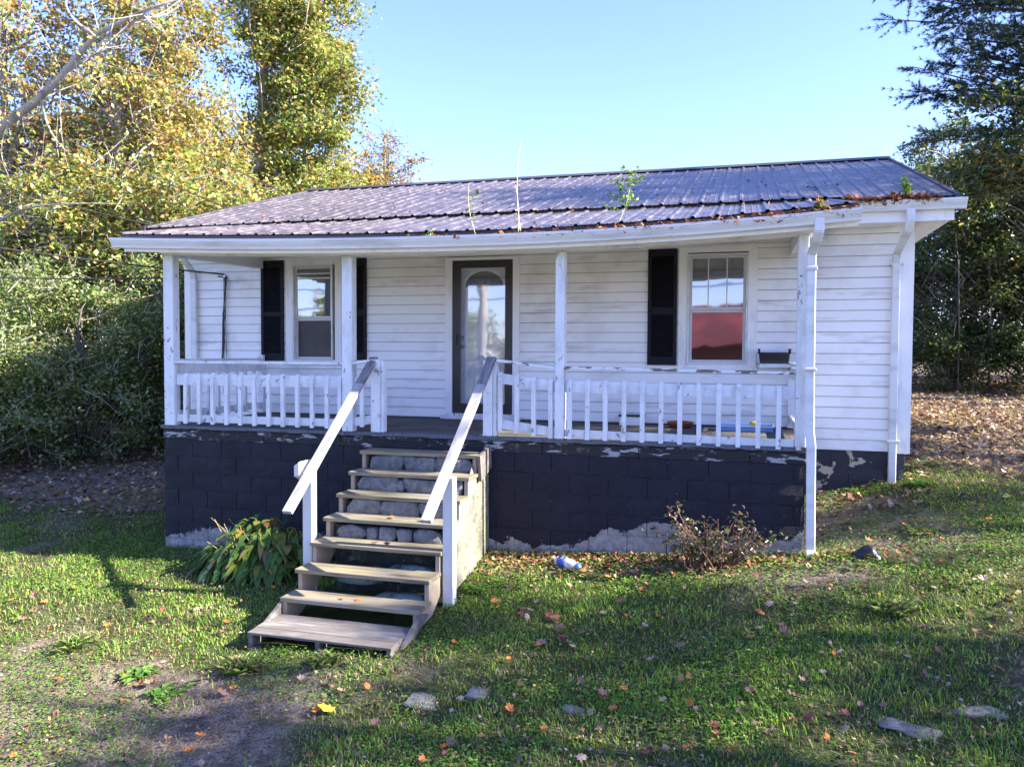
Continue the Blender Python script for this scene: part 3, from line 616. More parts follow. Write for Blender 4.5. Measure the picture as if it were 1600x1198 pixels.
# stone steps
ST = thing('stone_steps', 'old mossy stone steps hidden beneath the timber treads', 'steps', (-.9,-.6,-1.4))
core = MB()
for k in range(4):
    core.box(XL+.09, XR-.055, -.30-.265*k, -.012, -.245-.191*k-.19 if k < 3 else -1.7, -.245-.191*k)
core.build('core', layered('shaded_stone_core', (.035,.037,.035), [((.14,.16,.15), 9, .55,.66,S1), ((.07,.10,.05), 5, .5,.7,S1)], .95, 1, 30, S1, .03), ST)  # stone core darkened to paint in the shade under the treads
MB().add([(XR-.054,-1.10,-1.6),(XR-.054,-.012,-1.6),(XR-.054,-.012,-.25),(XR-.054,-.36,-.25),(XR-.054,-.62,-.62),(XR-.054,-1.0,-.95),(XR-.012,-1.05,-1.6),(XR+.022,-.006,-1.6),(XR+.012,-.006,-.42),(XR-.008,-.36,-.46),(XR-.009,-.62,-.7),(XR-.009,-1.0,-1.02)],
  [(0,5,4,3,2,1)[::-1],(6,11,10,9,8,7),(3,4,10,9),(4,5,11,10),(2,3,9,8),(5,0,6,11),(1,2,8,7)]).build('side_wall', mossw_m, ST)
ico = [] 
def stone(cx, cy, cz, rx, ry, rz, parent, m=stone_m, name='stone', sq=.45, irr=.16):
    import bmesh
    bm = bmesh.new(); bmesh.ops.create_icosphere(bm, subdivisions=2, radius=1)
    ph = [random.uniform(0,6) for _ in range(6)]; sq *= random.uniform(.75,1.3)
    for v in bm.verts:
        c_ = v.co; p_ = Vector([math.copysign(abs(t)**sq, t) for t in c_]); p_ *= 1+irr*math.sin(3*c_.x+ph[0])*math.sin(2.5*c_.z+ph[1])+.07*math.sin(6*c_.y+ph[2]+4*c_.z)+.05*math.sin(7*c_.x+ph[3])*math.sin(6*c_.z+ph[4])
        v.co = Vector((cx+p_.x*rx, cy+p_.y*ry, cz+p_.z*rz))-(Vector(parent['_o']) if parent else Vector((0,0,0)))
    me_ = bpy.data.meshes.new(name); bm.to_mesh(me_); bm.free(); me_.materials.append(m)
    me_.polygons.foreach_set('use_smooth', [True]*len(me_.polygons))
    o_ = bpy.data.objects.new(name, me_); COL.objects.link(o_)
    if parent: o_.parent = parent; o_['_o'] = tuple(parent['_o'])
    return o_
for k, ws in enumerate([(.38,.34,.40),(.42,.06,.36,.26),(.36,.40,.34),(.30,.12,.17,.16,.3)]):
    x = XL+.11; tot = XR-.07-x; sc_ = tot/sum(ws)
    for w in ws:
        w *= sc_; hgt = .075 if w > .1 else .05; stone(x+w/2, -.318-.265*k, -.295-.191*k-(0 if k < 3 else .02), w/2*1.02-.002, .05, hgt+.012, ST, sq=.32 if k < 3 else .7); x += w
for x_, y_, z_, a, b, c_ in ((-.55,-1.28,-1.20,.27,.09,.08),(-1.15,-1.33,-1.25,.30,.10,.07),(-.60,-1.55,-1.38,.28,.1,.07)):
    stone(x_, y_, z_, a, b, c_, ST, layered('painted_stone%d'%int(-y_*100), (.18,.27,.26), [((.05,.055,.05), 8, .48,.6,S1), ((.45,.5,.5), 40,.62,.7,S1)], .9, .8, 40, S1, .02), sq=.6)

# ------------------------------------------------------------------ things on the porch, the wall and the ground
G = 'odds and ends left on the porch'
t = thing('planter_box', 'black plastic window box resting on the side railing by the wall', 'planter', (2.76,1.78,.79))
m = MB(); zb, zt = .79, .945
m.add([(2.60,1.70,zb),(2.92,1.70,zb),(2.92,1.85,zb),(2.60,1.85,zb),(2.585,1.68,zt-.03),(2.935,1.68,zt-.03),(2.935,1.87,zt-.03),(2.585,1.87,zt-.03)], [(0,3,2,1),(0,1,5,4),(1,2,6,5),(2,3,7,6),(3,0,4,7)])
m.box(2.60,2.92,1.695,1.70,zb,zt-.05)
m.build('body', black_plastic_m, t); m = MB().box(2.575,2.945,1.665,1.69,zt-.04,zt-.022).box(2.575,2.945,1.86,1.885,zt-.04,zt-.022)
for xx in (2.575, 2.92): m.add([(xx,1.665,zt-.04),(xx+.025,1.665,zt-.04),(xx+.025,1.885,zt-.04),(xx,1.885,zt-.04),(xx,1.665,zt+.02),(xx+.025,1.665,zt+.02),(xx+.025,1.885,zt+.02),(xx,1.885,zt+.02)], [(0,3,2,1),(4,5,6,7),(0,1,5,4),(1,2,6,5),(2,3,7,6),(3,0,4,7)])
m.build('rim', black_plastic_m, t)
m = MB().box(2.60,2.93,1.70,1.87,.744,.788); o = m.build('shelf_board', peel_m); tag(o, 'short white board under the black window box', 'board')
t = thing('tray', 'shallow blue plastic tray on the porch floor by the right post', 'tray', (2.45,1.55,.005))
m = MB().box(2.15,2.75,1.38,1.72,.004,.014)
for a in ((2.15,2.75,1.38,1.392),(2.15,2.75,1.708,1.72),(2.15,2.162,1.392,1.708),(2.738,2.75,1.392,1.708)): m.box(*a,.0145,.065)
m.build('pan', blue_m, t, bevel=.004); m = MB(); frame = ((2.13,2.77,1.36,1.379),(2.13,2.77,1.721,1.74),(2.13,2.149,1.38,1.72),(2.751,2.77,1.38,1.72))
for a in frame: m.box(*a,.058,.072)
m.build('rim', layered('pale_blue_plastic',(.35,.50,.8),[],.35,.05,30), t); box('base', blue_m, t, 2.33,2.62,1.45,1.65,.0145,.055)
def lump(name, m_, c, r, label, cat, sq=.8):
    o_ = stone(*c, *r, None, m_, name, sq); o_['_o'] = (0.,0.,0.); return tag(o_, label, cat)
lump('sponge', layered('yellow_sponge', (.6,.42,.08), [], .9, .8, 60), (2.55,1.55,.085), (.06,.035,.03), 'yellow sponge lying in the blue tray', 'sponge', .6)
t = thing('dish', 'reddish brown clay dish on the porch floor under the window', 'dish', (1.68,1.78,.003))
clay_m = layered('clay', (.30,.085,.035), [((.12,.05,.03), 12, .5,.7,S1)], .6, .3, 40)
def lathe(prof, c, n=20):
    m = MB(); 
    for r,z in prof:
        for k in range(n): a = 2*math.pi*k/n; m.v.append((c[0]+r*math.cos(a), c[1]+r*math.sin(a), c[2]+z))
    for i in range(len(prof)-1):
        for k in range(n): k2=(k+1)%n; m.f.append((i*n+k,i*n+k2,(i+1)*n+k2,(i+1)*n+k))
    m.f.append(tuple(range(n))[::-1]); m.f.append(tuple((len(prof)-1)*n+k for k in range(n))); return m
lathe([(.10,.003),(.135,.012),(.155,.055),(.165,.06),(.165,.07),(.148,.07),(.13,.025),(.09,.018)], (1.68,1.70,.002)).build('bowl', clay_m, t, smooth=True)
lathe([(.05,.018),(.10,.02),(.09,.032),(.02,.036)], (1.68,1.70,.003)).build('soil', bark2_m, t, smooth=True)
t = thing('storage_box', 'white plastic box with a dark lid on the porch floor left of the clay dish', 'box', (1.08,1.80,0))
box('body', trim_m, t, .93,1.22,1.72,1.89,.003,.115,bevel=.006); box('lid', black_plastic_m, t, .915,1.235,1.705,1.905,.1155,.135,bevel=.004)
# the hanging cable and the service wires
t = thing('hanging_cable', 'frayed bundle of dark cable hanging on the wall left of the shutter', 'cable', (-4.9,1.9,.1))
m = MB(); 
m.tube([(-4.895,1.95,1.99),(-4.87,1.90,1.97),(-4.86,1.89,1.88),(-4.885,1.89,1.65),(-4.91,1.89,1.3),(-4.915,1.90,1.05),(-4.92,1.89,.84),(-4.93,1.88,.78)], [.014,.02,.016,.011,.013,.02,.014,.01], 6); m.build('cable', cable_m, t)
for k in range(6):
    x = -4.895+random.uniform(-.02,.02); pts = [(x+random.uniform(-.03,.03)*i/4, 1.90+random.uniform(-.02,.02), 1.98-(.22+.06*k)*i*.8) for i in range(6)]
    MB().tube(pts, .0035, 4).build('strand', cable_m, t)
MB().tube([(-4.92,1.9,.78),(-4.95,1.88,.55),(-4.90,1.88,.3),(-4.86,1.85,.12),(-4.7,1.8,.03)], .004, 4).build('strand', cable_m, t)
MB().tube([(-4.895,1.955,1.99),(-4.895,1.90,1.99)], .018, 6).build('bracket', metal_m, t)
wires = [((-4.91,1.92,1.99),(-30,8.0,4.5),.5,'thin overhead wire running left from the bracket on the porch wall'),
         ((-4.90,1.92,2.02),(-18,-3.0,4.6),.35,'overhead wire rising left from the same porch wall bracket'),
         ((-5.9,4.5,3.2),(-26,4.0,13.0),.5,'long overhead wire sloping down through the trees to the roof'),
         ((-5.9,6.0,3.8),(-30,9.0,17.0),.6,'upper overhead wire crossing in front of the leaning limb'),
         ((-5.6,3.2,2.65),(-24,2.2,8.2),.4,'lower overhead wire crossing the trees left of the roof')]
for a, b, sag, lab in wires:
    pts = [(a[0]+(b[0]-a[0])*i/14, a[1]+(b[1]-a[1])*i/14, a[2]+(b[2]-a[2])*i/14-sag*4*(i/14)*(1-i/14)) for i in range(15)]
    tag(MB().tube(pts, .011, 4).build('overhead_wire', cable_m), lab, 'wire', 'overhead wires left of the house')
# bottle
t = thing('plastic_bottle', 'crumpled clear bottle with a blue label and cap lying by the block wall', 'bottle', (.76,-.45,tz(.76,-.45)))
zb = tz(.76,-.45)+.075; ax = Vector((.92,-.35,-.06)).normalized(); st0 = Vector((.62,-.40,zb))
def btl(name, m_, segs):
    m = MB(); m.tube([st0+ax*s for s,_ in segs], [r for _,r in segs], 12); return m.build(name, m_, t, smooth=True)
btl('body', layered('cloudy_plastic', (.55,.58,.66), [((.3,.35,.5),18,.5,.7,S1)], .25, .8, 25), [(0,.02),(.005,.045),(.03,.052),(.09,.047),(.13,.052),(.2,.05),(.235,.025),(.245,.018)])
btl('label', layered('blue_label', (.04,.07,.42), [((.5,.5,.6), 30,.6,.66,S1)], .5, .4, 30), [(.035,.0535),(.085,.050),(.089,.050),(.125,.0545)])
btl('cap', blue_m, [(.246,.03),(.285,.03),(.29,.026)])
# crumpled dark cloth by the downspout, two stumps at the wall
def crumple(name, c, r, m_, label, cat):
    import bmesh
    bm = bmesh.new(); bmesh.ops.create_grid(bm, x_segments=18, y_segments=18, size=1)
    for v in bm.verts:
        x, y = v.co.x*r, v.co.y*r*.7; n_ = float(fbm(np.array([x*6+c[0]*9]), np.array([y*6]), 1.6)[0]); f_ = 1-(v.co.x**2+v.co.y**2)*.5
        v.co = Vector((c[0]+x*(1+.25*n_), c[1]+y, tz(c[0]+x, c[1]+y)+.01+max(0,f_)*(.04+.17*n_)))
    me_ = bpy.data.meshes.new(name); bm.to_mesh(me_); bm.free(); me_.materials.append(m_); o_ = bpy.data.objects.new(name, me_); COL.objects.link(o_); tag(o_, label, cat)
crumple('plastic_sheet', (3.52,-.40), .10, black_plastic_m, 'scrap of crumpled black plastic in the grass right of the downspout', 'scrap')

# ------------------------------------------------------------------ plants
def tube_path(a, b, bend, n=5):
    a = np.array(a,float); b = np.array(b,float); o_ = rng.normal(0, bend, 3); t = np.linspace(0,1,n)[:,None]
    return a+(b-a)*t+o_*np.sin(t*math.pi)
def tree(name, label, cat, base, trunk, blobs, leaf, cols, w, bark=bark_m, r0=.14, per=260, limbs=True, twigs=3, group=None, crad=.55, trans=leaf_m, twr=.006, droop=.5, tw_m=None):
    """trunk: list of points; blobs: (cx,cy,cz,rx,ry,rz,n clusters); leaves are gathered in clusters on twigs so that gaps show"""
    zb = tz(*base); t = thing(name, label, cat, (base[0],base[1],zb), group)
    m = MB(); tp = [(base[0],base[1],zb-.2)]+list(trunk); rr_ = [r0*(1-.8*i/(len(tp)-1))+.01 for i in range(len(tp))]; m.tube(tp, rr_, 9)
    T = np.array(tp); Ps = []; tw = MB()
    for (cx,cy,cz,rx,ry,rz,n) in blobs:
        for _ in range(n):
            d = unit(1)[0]; rad = rng.random()**.38; c_ = np.array([cx+d[0]*rx*rad, cy+d[1]*ry*rad, cz+d[2]*rz*rad])
            if limbs:
                ok = T[T[:,2] < c_[2]-.1]; a = ok[np.argmin(np.linalg.norm(ok-c_,axis=1))] if len(ok) else T[0]
                k = rng.random()*.5; j = max(0,len(ok)-1)
                if len(ok) and j+1 < len(T): a = a*(1-k*.5)+T[min(j+1,len(T)-1)]*k*.5 if np.linalg.norm(a-ok[-1]) < 1e-6 else a
                pt = tube_path(a, c_, .12*np.linalg.norm(c_-a)); L_ = np.linalg.norm(c_-a); m.tube(pt, list(np.linspace(.012+.012*L_, .006, 5)), 4, False)
            R_ = crad*(.6+.8*rng.random()); n_ = int(per*(.5+rng.random()))
            q = rng.normal(0, .45, (n_,3))*np.array([R_,R_,R_*.7]); Ps.append(c_+q)
            for __ in range(twigs):
                e = c_+rng.normal(0,.55,3)*R_*1.2; tw.tube([tuple(c_), tuple((c_+e)/2+rng.normal(0,.08,3)), tuple(e)], [twr*1.9,twr*1.1,twr*.5], 3, False)
    m.v += []; o_ = m.build('trunk', bark, t, smooth=True)
    if twigs: tw.build('twigs', tw_m or bark, o_, kind='stuff')
    P_ = np.concatenate(Ps); ctr = np.repeat(rng.normal(0,.12,(len(Ps),3)), [len(x) for x in Ps], axis=0)
    c3 = palette(len(P_), cols, w, .22)*(1+ctr[:, :1])*np.array([1,1,1]); c3 = np.clip(c3, .004, .9)
    soup('crown', leaf_quads(P_, leaf, droop), 4, LQ, c3, trans, t); return t
YG = [(.26,.33,.07),(.17,.24,.06),(.42,.38,.10),(.52,.36,.10),(.50,.24,.09),(.09,.14,.04)]
GL = 'autumn trees left of the house'
tree('tulip_tree', 'tall yellow-green leafy tree standing highest against the sky left of the roof', 'tree', (-10.3,11.2),
     [(-10.5,11.2,1.5),(-10.4,11.1,4.0),(-10.25,11,6.2),(-10.1,11,8.4),(-9.9,11,11.5)],
     [(-9.5,11,9.2,1.9,1.7,4.0,120),(-8.5,11,7.9,1.2,1,2.0,40),(-9.4,11,11.2,2.3,1.6,2.2,50),(-9.0,11.4,4.9,1.6,1.2,1.4,44)], .11, YG, [.36,.25,.22,.08,.04,.1], r0=.26, per=215, group=GL, crad=.5)
tree('maple_tree', 'tree with orange and yellow leaves around a pale trunk at the left', 'tree', (-12.6,8.3),
     [(-12.5,8.2,1.5),(-12.45,8.3,4.0),(-12.3,8.2,6.2),(-12.4,8.2,9.0),(-12.3,8.2,11)],
     [(-12.2,8.4,7.2,2.6,1.8,3.8,150),(-10.9,8.8,4.6,1.9,1.3,2.3,80)], .105, YG, [.22,.14,.20,.20,.2,.04], r0=.22, per=140, group=GL)
tree('maple_tree', 'thin twiggy tree with brown and gold leaves at the far left edge', 'tree', (-15.3,7.6),
     [(-15.3,7.6,2),(-15.2,7.6,5),(-15.3,7.7,8),(-15.1,7.6,10.5)],
     [(-14.9,7.8,5.8,2.4,1.8,4.6,150)], .12, YG, [.14,.08,.2,.22,.26,.1], r0=.16, per=80, group=GL, twigs=8)
tree('poplar_tree', 'slender pale trunk with thin yellow leaves between the maple and the tall tree', 'tree', (-11.3,8.6),
     [(-11.3,8.6,2),(-11.25,8.7,4.6),(-11.3,8.6,7.4),(-11.1,8.6,9.5)],
     [(-11.1,8.6,8.2,1.2,1.2,2.4,34),(-10.6,9.3,6.3,1.3,1.2,1.2,24)], .11, YG, [.2,.1,.34,.2,.12,.04], r0=.12, per=110, group=GL, twigs=5)
tree('birch_tree', 'small twiggy tree with sparse gold leaves rising alone behind the roof', 'tree', (-8.2,14.3),
     [(-8.2,14.2,2),(-8.1,14.2,4.2),(-8.05,14.1,5.8),(-8.0,14.1,7.0)],
     [(-7.95,14.1,6.2,1.15,1,1.5,46)], .09, [(.42,.30,.07),(.34,.30,.08),(.45,.22,.06)], [.5,.3,.2], r0=.09, per=52, group=GL, twigs=9, crad=.38, bark=bark2_m)
tree('birch_tree', 'low golden tree just behind the left end of the roof', 'tree', (-9.4,12.8),
     [(-9.4,12.8,2),(-9.2,12.7,4),(-9.0,12.7,6)],
     [(-8.7,12.7,5.0,1.7,1.1,1.5,52)], .11, [(.40,.30,.06),(.30,.28,.06),(.44,.24,.05),(.16,.19,.04)], [.4,.3,.2,.1], r0=.1, per=90, group=GL, twigs=5, crad=.42)
tree('young_maple', 'bright yellow-green understory tree behind the left porch post', 'tree', (-9.9,6.6),
     [(-9.8,6.6,1.0),(-9.7,6.5,2.8),(-9.5,6.5,4.4)],
     [(-9.2,6.7,3.4,2.4,1.2,1.7,115),(-7.4,8.6,2.8,1.4,1.3,1.5,50)], .11, YG, [.38,.12,.26,.13,.09,.02], r0=.09, per=130, group=GL, twigs=4)
tree('young_maple', 'leafy understory tree with wide leaves over the bushes at the left edge', 'tree', (-13.6,6.2),
     [(-13.5,6.2,1.0),(-13.4,6.2,2.8),(-13.2,6.2,4.6)],
     [(-12.4,6.4,3.2,2.7,1.2,2.0,140)], .12, YG, [.36,.2,.22,.1,.06,.06], r0=.1, per=120, group=GL, twigs=5)
for (x, y, h, r, lab) in [(-17,13,9.5,3.2,'broad yellow tree filling the background at the far left'),(-13.5,15,9,3.2,'gold and green tree in the background behind the pale trunk'),(-20,11,8,3.0,'background tree just outside the left edge'),(-10.8,17,7.5,2.6,'background tree behind the low golden tree')]:
    zb = tz(x, y); tree('background_tree', lab, 'tree', (x,y), [(x,y,zb+h*.4),(x,y,zb+h*.8)], [(x,y,zb+h*.55,r,r*.7,h*.45,int(62*r))], .17, YG, [.3,.12,.26,.16,.1,.06], r0=.16, per=110, group=GL, crad=.6, twigs=2)
# the big leaning limb that comes in from the left
t = thing('leaning_tree', 'bare pale limb of a leaning tree slanting up across the top left corner', 'tree', (-14.5,3.0,tz(-14.5,3.0)), GL)
m = MB(); m.tube([(-14.5,3,-1.5),(-13.4,3,.8),(-11.8,3,3.5),(-10.2,3,4.8),(-9.36,3,5.22),(-8.81,3,5.62),(-8.13,3,6.2),(-7.1,3,6.5),(-6.36,3,6.62)], [.20,.17,.13,.085,.07,.058,.04,.025,.012], 9)
o_ = m.build('trunk', bark_m, t, smooth=True)
m = MB()
for i in range(34):
    s = rng.random(); a = np.array([-10.2,3,4.8])*(1-s)+np.array([-7.1,3,6.45])*s; e = a+np.array([rng.normal(.5,.7), rng.normal(0,.5), rng.normal(.2,.7)])
    pt = tube_path(a, e, .1); m.tube(pt, [.012,.01,.008,.005,.003], 4, False)
for a_, e_ in (((-8.81,3,5.6),(-7.2,3.2,5.9)),((-9.3,3,5.2),(-8.6,2.9,4.2)),((-10.4,3,3.1),(-7.6,3.0,3.35)),((-8.1,3,6.15),(-8.7,3,7.0))):
    m.tube(tube_path(a_, e_, .12, 7), list(np.linspace(.028,.006,7)), 5, False)
m.build('twigs', bark_m, o_, kind='stuff')
P_ = np.concatenate([np.array([rng.uniform(-11,-6.6), 3+rng.normal(0,.5), 0])+np.array([0,0,1])*(5.6+rng.normal(0,.9))+rng.normal(0,.22,(16,3)) for _ in range(42)])
soup('crown', leaf_quads(P_, .10), 4, LQ, palette(len(P_), YG, [.3,.1,.25,.2,.1,.05]), leaf_m, t)
# bushes of the left bank
GB = 'bushes along the left bank'
SG = [(.17,.25,.08),(.26,.33,.11),(.11,.17,.05),(.40,.42,.15),(.44,.36,.14)]
for i, (x, y, h, r, lab) in enumerate([(-11.6,3.6,3.3,1.7,'dense dark green bush at the left edge of the photo'),(-10.2,4.6,3.9,1.7,'tall bush with small pale green leaves behind the leaf-covered bank'),
     (-8.9,5.6,4.0,1.6,'rounded green bush left of the corner porch post'),(-7.6,6.4,3.6,1.3,'bush seen in the gap behind the corner porch post'),(-12.8,5.2,4.3,1.9,'taller bush at the back of the left edge'),
     (-9.6,7.0,3.6,1.7,'low shaded bush farther back on the left bank'),(-7.2,9.0,3.0,1.5,'far green bush behind the left corner of the house'),(-11.9,2.3,1.5,1.0,'low bush with trailing leaves at the bottom of the left bank')]):
    zb = tz(x, y); st_ = [(x+rng.normal(0,.2), y+rng.normal(0,.2), zb+h*.35),(x+rng.normal(0,.3), y, zb+h*.8)]
    tree('shrub', lab, 'bush', (x,y), st_, [(x,y,zb+h*.52,r,r*.9,h*.5,int(46*r)),(x+.3,y-r*.3,zb+h*.25,r*1.0,r*.7,h*.28,int(20*r))], .075, SG, [.32,.3,.18,.14,.06], r0=.05, per=190, group=GB, twigs=3, crad=.42, bark=bark2_m, droop=.3, tw_m=bark_m)
# right side
GR = 'trees at the right edge'
DG = [(.05,.09,.025),(.08,.13,.03),(.03,.06,.02),(.18,.18,.04),(.38,.26,.04)]
tree('oak_tree', 'dark green tree with gold patches hanging over the right edge below the pine', 'tree', (9.3,9.6),
     [(9.3,9.6,2),(9.1,9.5,4),(8.8,9.5,6.2),(9.0,9.5,8)],
     [(8.2,9.6,5.3,1.9,1.4,1.0,60),(7.6,9.6,4.5,1.5,1.2,.45,30),(9.6,9.8,7.2,2.2,1.6,1.6,50)], .11, DG, [.34,.3,.14,.12,.10], r0=.18, per=120, group=GR, bark=bark2_m, crad=.45, twigs=4)
tree('maple_tree', 'tree with a patch of orange-gold leaves under the pine boughs at the right edge', 'tree', (10.2,10.6),
     [(10.2,10.6,2),(10,10.5,5),(9.8,10.5,7.5)], [(8.7,10.2,6.3,1.0,.8,.7,26),(9.8,10.6,5.4,1.3,1.1,1.2,30)], .12, [(.42,.26,.03),(.36,.16,.03),(.15,.15,.03),(.06,.09,.02)], [.4,.2,.2,.2], r0=.12, per=100, group=GR, bark=bark2_m, crad=.4)
for (x, y, h, r, lab) in [(7.5,14.5,6.0,2.0,'dark leafy tree right behind the house corner'),(9.2,13.6,5.4,2.0,'dark tree of small leaves at the right edge above the leaf litter'),(8.7,17.5,8.2,2.6,'taller dim tree farther back on the right'),
                          (11.4,15.5,7.2,2.6,'dark tree partly outside the right edge'),(6.7,19.5,5.0,2.0,'far tree between the house corner and the dark trees'),(12.5,20,9,3.2,'farthest dark tree on the right slope')]:
    zb = tz(x, y)
    tree('woodland_tree', lab, 'tree', (x,y), [(x,y,zb+h*.3),(x+rng.normal(0,.2),y,zb+h*.6),(x+rng.normal(0,.3),y,zb+h*.9)], [(x,y,zb+h*.62,r,r*.8,h*.36,int(42*r)),(x,y-r*.2,zb+h*.30,r*1.05,r*.7,h*.25,int(24*r))], .10,
         DG, [.34,.32,.14,.15,.05], r0=.09, per=170, group='dark trees on the right slope', bark=bark_m, crad=.5, droop=.3, tw_m=bark2_m)
for i, (x, y) in enumerate([(7.2,12.6),(7.9,12.9),(8.5,12.4),(9.3,12.9)]):
    zb = tz(x,y); tag(MB().tube([(x,y,zb-.1),(x+.05*i,y,zb+1.4),(x-.06,y,zb+3.2)], [.025,.02,.012], 6).build('sapling_trunk', bark2_m, None, True), ['thin pale trunk nearest the house corner in the shade','second thin trunk from the house corner in the shade','third thin trunk from the house corner in the shade','thin pale trunk nearest the right edge'][i], 'trunk', 'thin trunks in the shade on the right')
for (x, y, h, r, lab) in [(7.0,12.9,1.6,1.2,'low dark undergrowth bush right of the house corner'),(8.9,12.5,1.7,1.3,'low dark undergrowth bush at the right edge'),(11,12.6,2.0,1.4,'undergrowth bush outside the right edge')]:
    zb = tz(x, y); tree('shrub', lab, 'bush', (x,y), [(x,y,zb+h*.5)], [(x,y,zb+h*.5,r,r*.7,h*.5,int(36*r))], .07, DG, [.4,.36,.14,.1,0], r0=.03, per=170, group='undergrowth on the right', crad=.4, bark=bark2_m, limbs=False)
# white pine
t = thing('white_pine', 'blue-green pine whose boughs reach in from the top right corner', 'tree', (9.4,11.0,tz(9.4,11)), GR)
m = MB(); m.tube([(9.4,11,-.3),(9.4,11,4),(9.3,11,8),(9.2,11,13)], [.26,.22,.16,.07], 10); NP = []; ND = []
tw = MB()
for i in range(60):
    z = 5.2+i*.12; az = rng.uniform(math.radians(165), math.radians(235)) if i % 4 else rng.uniform(0, 2*math.pi); L = rng.uniform(3.0,4.5)*(1-.03*(z-5))
    a = np.array([9.35,11,z]); e = a+np.array([math.cos(az)*L, math.sin(az)*L*.8, L*rng.uniform(.05,.32)]); pt = tube_path(a, e, .15, 8)
    m.tube(pt, list(np.linspace(.04,.008,8)), 5, False)
    for j in range(52):
        s = .25+.75*rng.random(); p_ = a+(e-a)*s; sd = rng.normal(0,1,3)*np.array([.32,.32,.13])*(1.25-s*.5); e2 = p_+sd+(e-a)/L*.22
        tw.tube([tuple(p_), tuple(e2)], [.006,.003], 3, False)
        for k in range(5):
            c_ = p_+(e2-p_)*(.2+.8*k/4); n_ = 15; d = unit(n_)*.6+(e2-p_)/(np.linalg.norm(e2-p_)+1e-6)*.9; d /= np.linalg.norm(d,axis=1,keepdims=True); NP.append(np.repeat(c_[None],n_,0)); ND.append(d)
o_ = m.build('trunk', bark2_m, t, True); tw.build('twigs', bark2_m, o_, kind='stuff')
NP = np.concatenate(NP); ND = np.concatenate(ND); L = rng.uniform(.09,.14,(len(NP),1)); s = np.cross(ND, unit(len(NP))); s /= np.linalg.norm(s,axis=1,keepdims=True)
soup('needles', np.stack([NP-s*.006, NP+s*.006, NP+ND*L],1), 3, [(0,1,2)], palette(len(NP), [(.05,.10,.065),(.08,.14,.085),(.035,.07,.05)], [1,1,1]), leaf_m, t)
# trees off to the right whose shade falls over the lawn and the roof
GS = 'trees beyond the right of the yard'
for (x, y, h, r, n, lab) in [(12.5,-3.3,8.5,1.5,34,'slim tree of the yard right of the camera'),(15.5,-1.7,10.5,1.2,28,'broad tree across from the porch on the right'),(12.5,3.4,11.5,2.3,70,'tree on the right slope level with the house'),
        (17,-5.0,10.5,1.9,36,'tall tree far right of the camera'),(14.5,5.8,12.5,2.4,70,'big tree on the slope right of the roof'),(15.5,4.4,14.8,2.2,58,'tree with a high crown standing between the slope trees'),(11.0,-7.4,6.8,1.6,16,'small tree near the road on the right'),(19,.6,13.5,2.0,20,'tallest tree right of the yard'),(18,3.6,14.5,2.4,40,'high thin tree beyond the slope tree')]:
    zb = tz(x, y); tree('yard_tree', lab, 'tree', (x,y), [(x,y,zb+h*.4),(x+.1,y,zb+h*.7),(x,y,zb+h)], [(x,y,zb+h*.70,r,r,h*.28,n)], .13, YG, [.3,.2,.2,.1,.1,.1], r0=.13, per=120, group=GS, crad=.55, bark=bark2_m, twigs=2)
# across the road, behind the camera: what the panes mirror
rd = MB().add([(-200,-21,0),(200,-21,0),(200,-15,0),(-200,-15,0)], [(0,1,2,3)])
vs = []; nx_ = 120
for i in range(nx_+1):
    x = -150+300*i/nx_
    for y in (-20.5,-18.8,-17.2,-15.5): vs.append((x, y, float(terr(np.array([x]),np.array([y]),False)[0])+.05))
tag(MB().add(vs, [(i*4+j,(i+1)*4+j,(i+1)*4+j+1,i*4+j+1) for i in range(nx_) for j in range(3)]).build('road', layered('asphalt',(.06,.06,.06),[((.1,.1,.1),4,.4,.7,S1)],.9,.5,60)), kind='structure')
vs = []; nx_ = 60; n2_ = 14  # unseen pale gravel, added to bounce warm sunlight onto the porch wall
for i in range(nx_+1):
    x = -16+34*i/nx_
    for j in range(n2_+1):
        y = -14.9+j*(8.0+.5*math.sin(x*.9)+.3*math.sin(x*2.3))/n2_; vs.append((x, y, float(terr(np.array([x]),np.array([y]))[0])+.045))
gv = MB().add(vs, [(i*(n2_+1)+j,(i+1)*(n2_+1)+j,(i+1)*(n2_+1)+j+1,i*(n2_+1)+j+1) for i in range(nx_) for j in range(n2_)]).build('bounce_gravel', layered('pale_gravel', (.44,.40,.34), [((.24,.21,.18),30,.45,.6,S1),((.55,.52,.46),60,.6,.7,S1)], .95, 1, 70, S1, .02)); tag(gv, kind='structure')
t = thing('red_building', 'long red metal-roofed building across the road', 'building', (2,-31,-2.3))
red_m = layered('red_metal', (.26,.06,.055), [((.14,.04,.04),.5,.4,.6,S1)], .5, .1, 10); brick_m = layered('brown_brick', (.17,.065,.05), [], .8, .3, 20)
box('wall', brick_m, t, -6,14,-38,-31,-2.6,1.5); MB().add([(-6.5,-30.4,.7),(14.5,-30.4,2.3),(14.5,-34.5,4.8),(-6.5,-34.5,2.9),(-6.5,-38.6,1.4),(14.5,-38.6,1.6)], [(0,1,2,3),(3,2,5,4)]).build('roof', red_m, t)
box('porch_rail', trim_m, t, -5,13,-30.2,-30.1,-.2,-.1)
t = thing('utility_pole', 'leaning wooden utility pole beside the road', 'pole', (-6.3,-13.8,tz(-6.3,-13.8)))
MB().tube([(-6.3,-13.8,-2.5),(-6.1,-13.8,3),(-5.75,-13.8,9.5)], [.17,.15,.12], 12).build('pole', bark_m, t, True); box('crossarm', bark2_m, t, -7.0,-4.6,-13.66,-13.56,8.4,8.55)
MB().beam((-6.9,-13.8,3.55),(-5.0,-13.8,3.75),.18,.16).build('lamp_arm', trim_m, t)
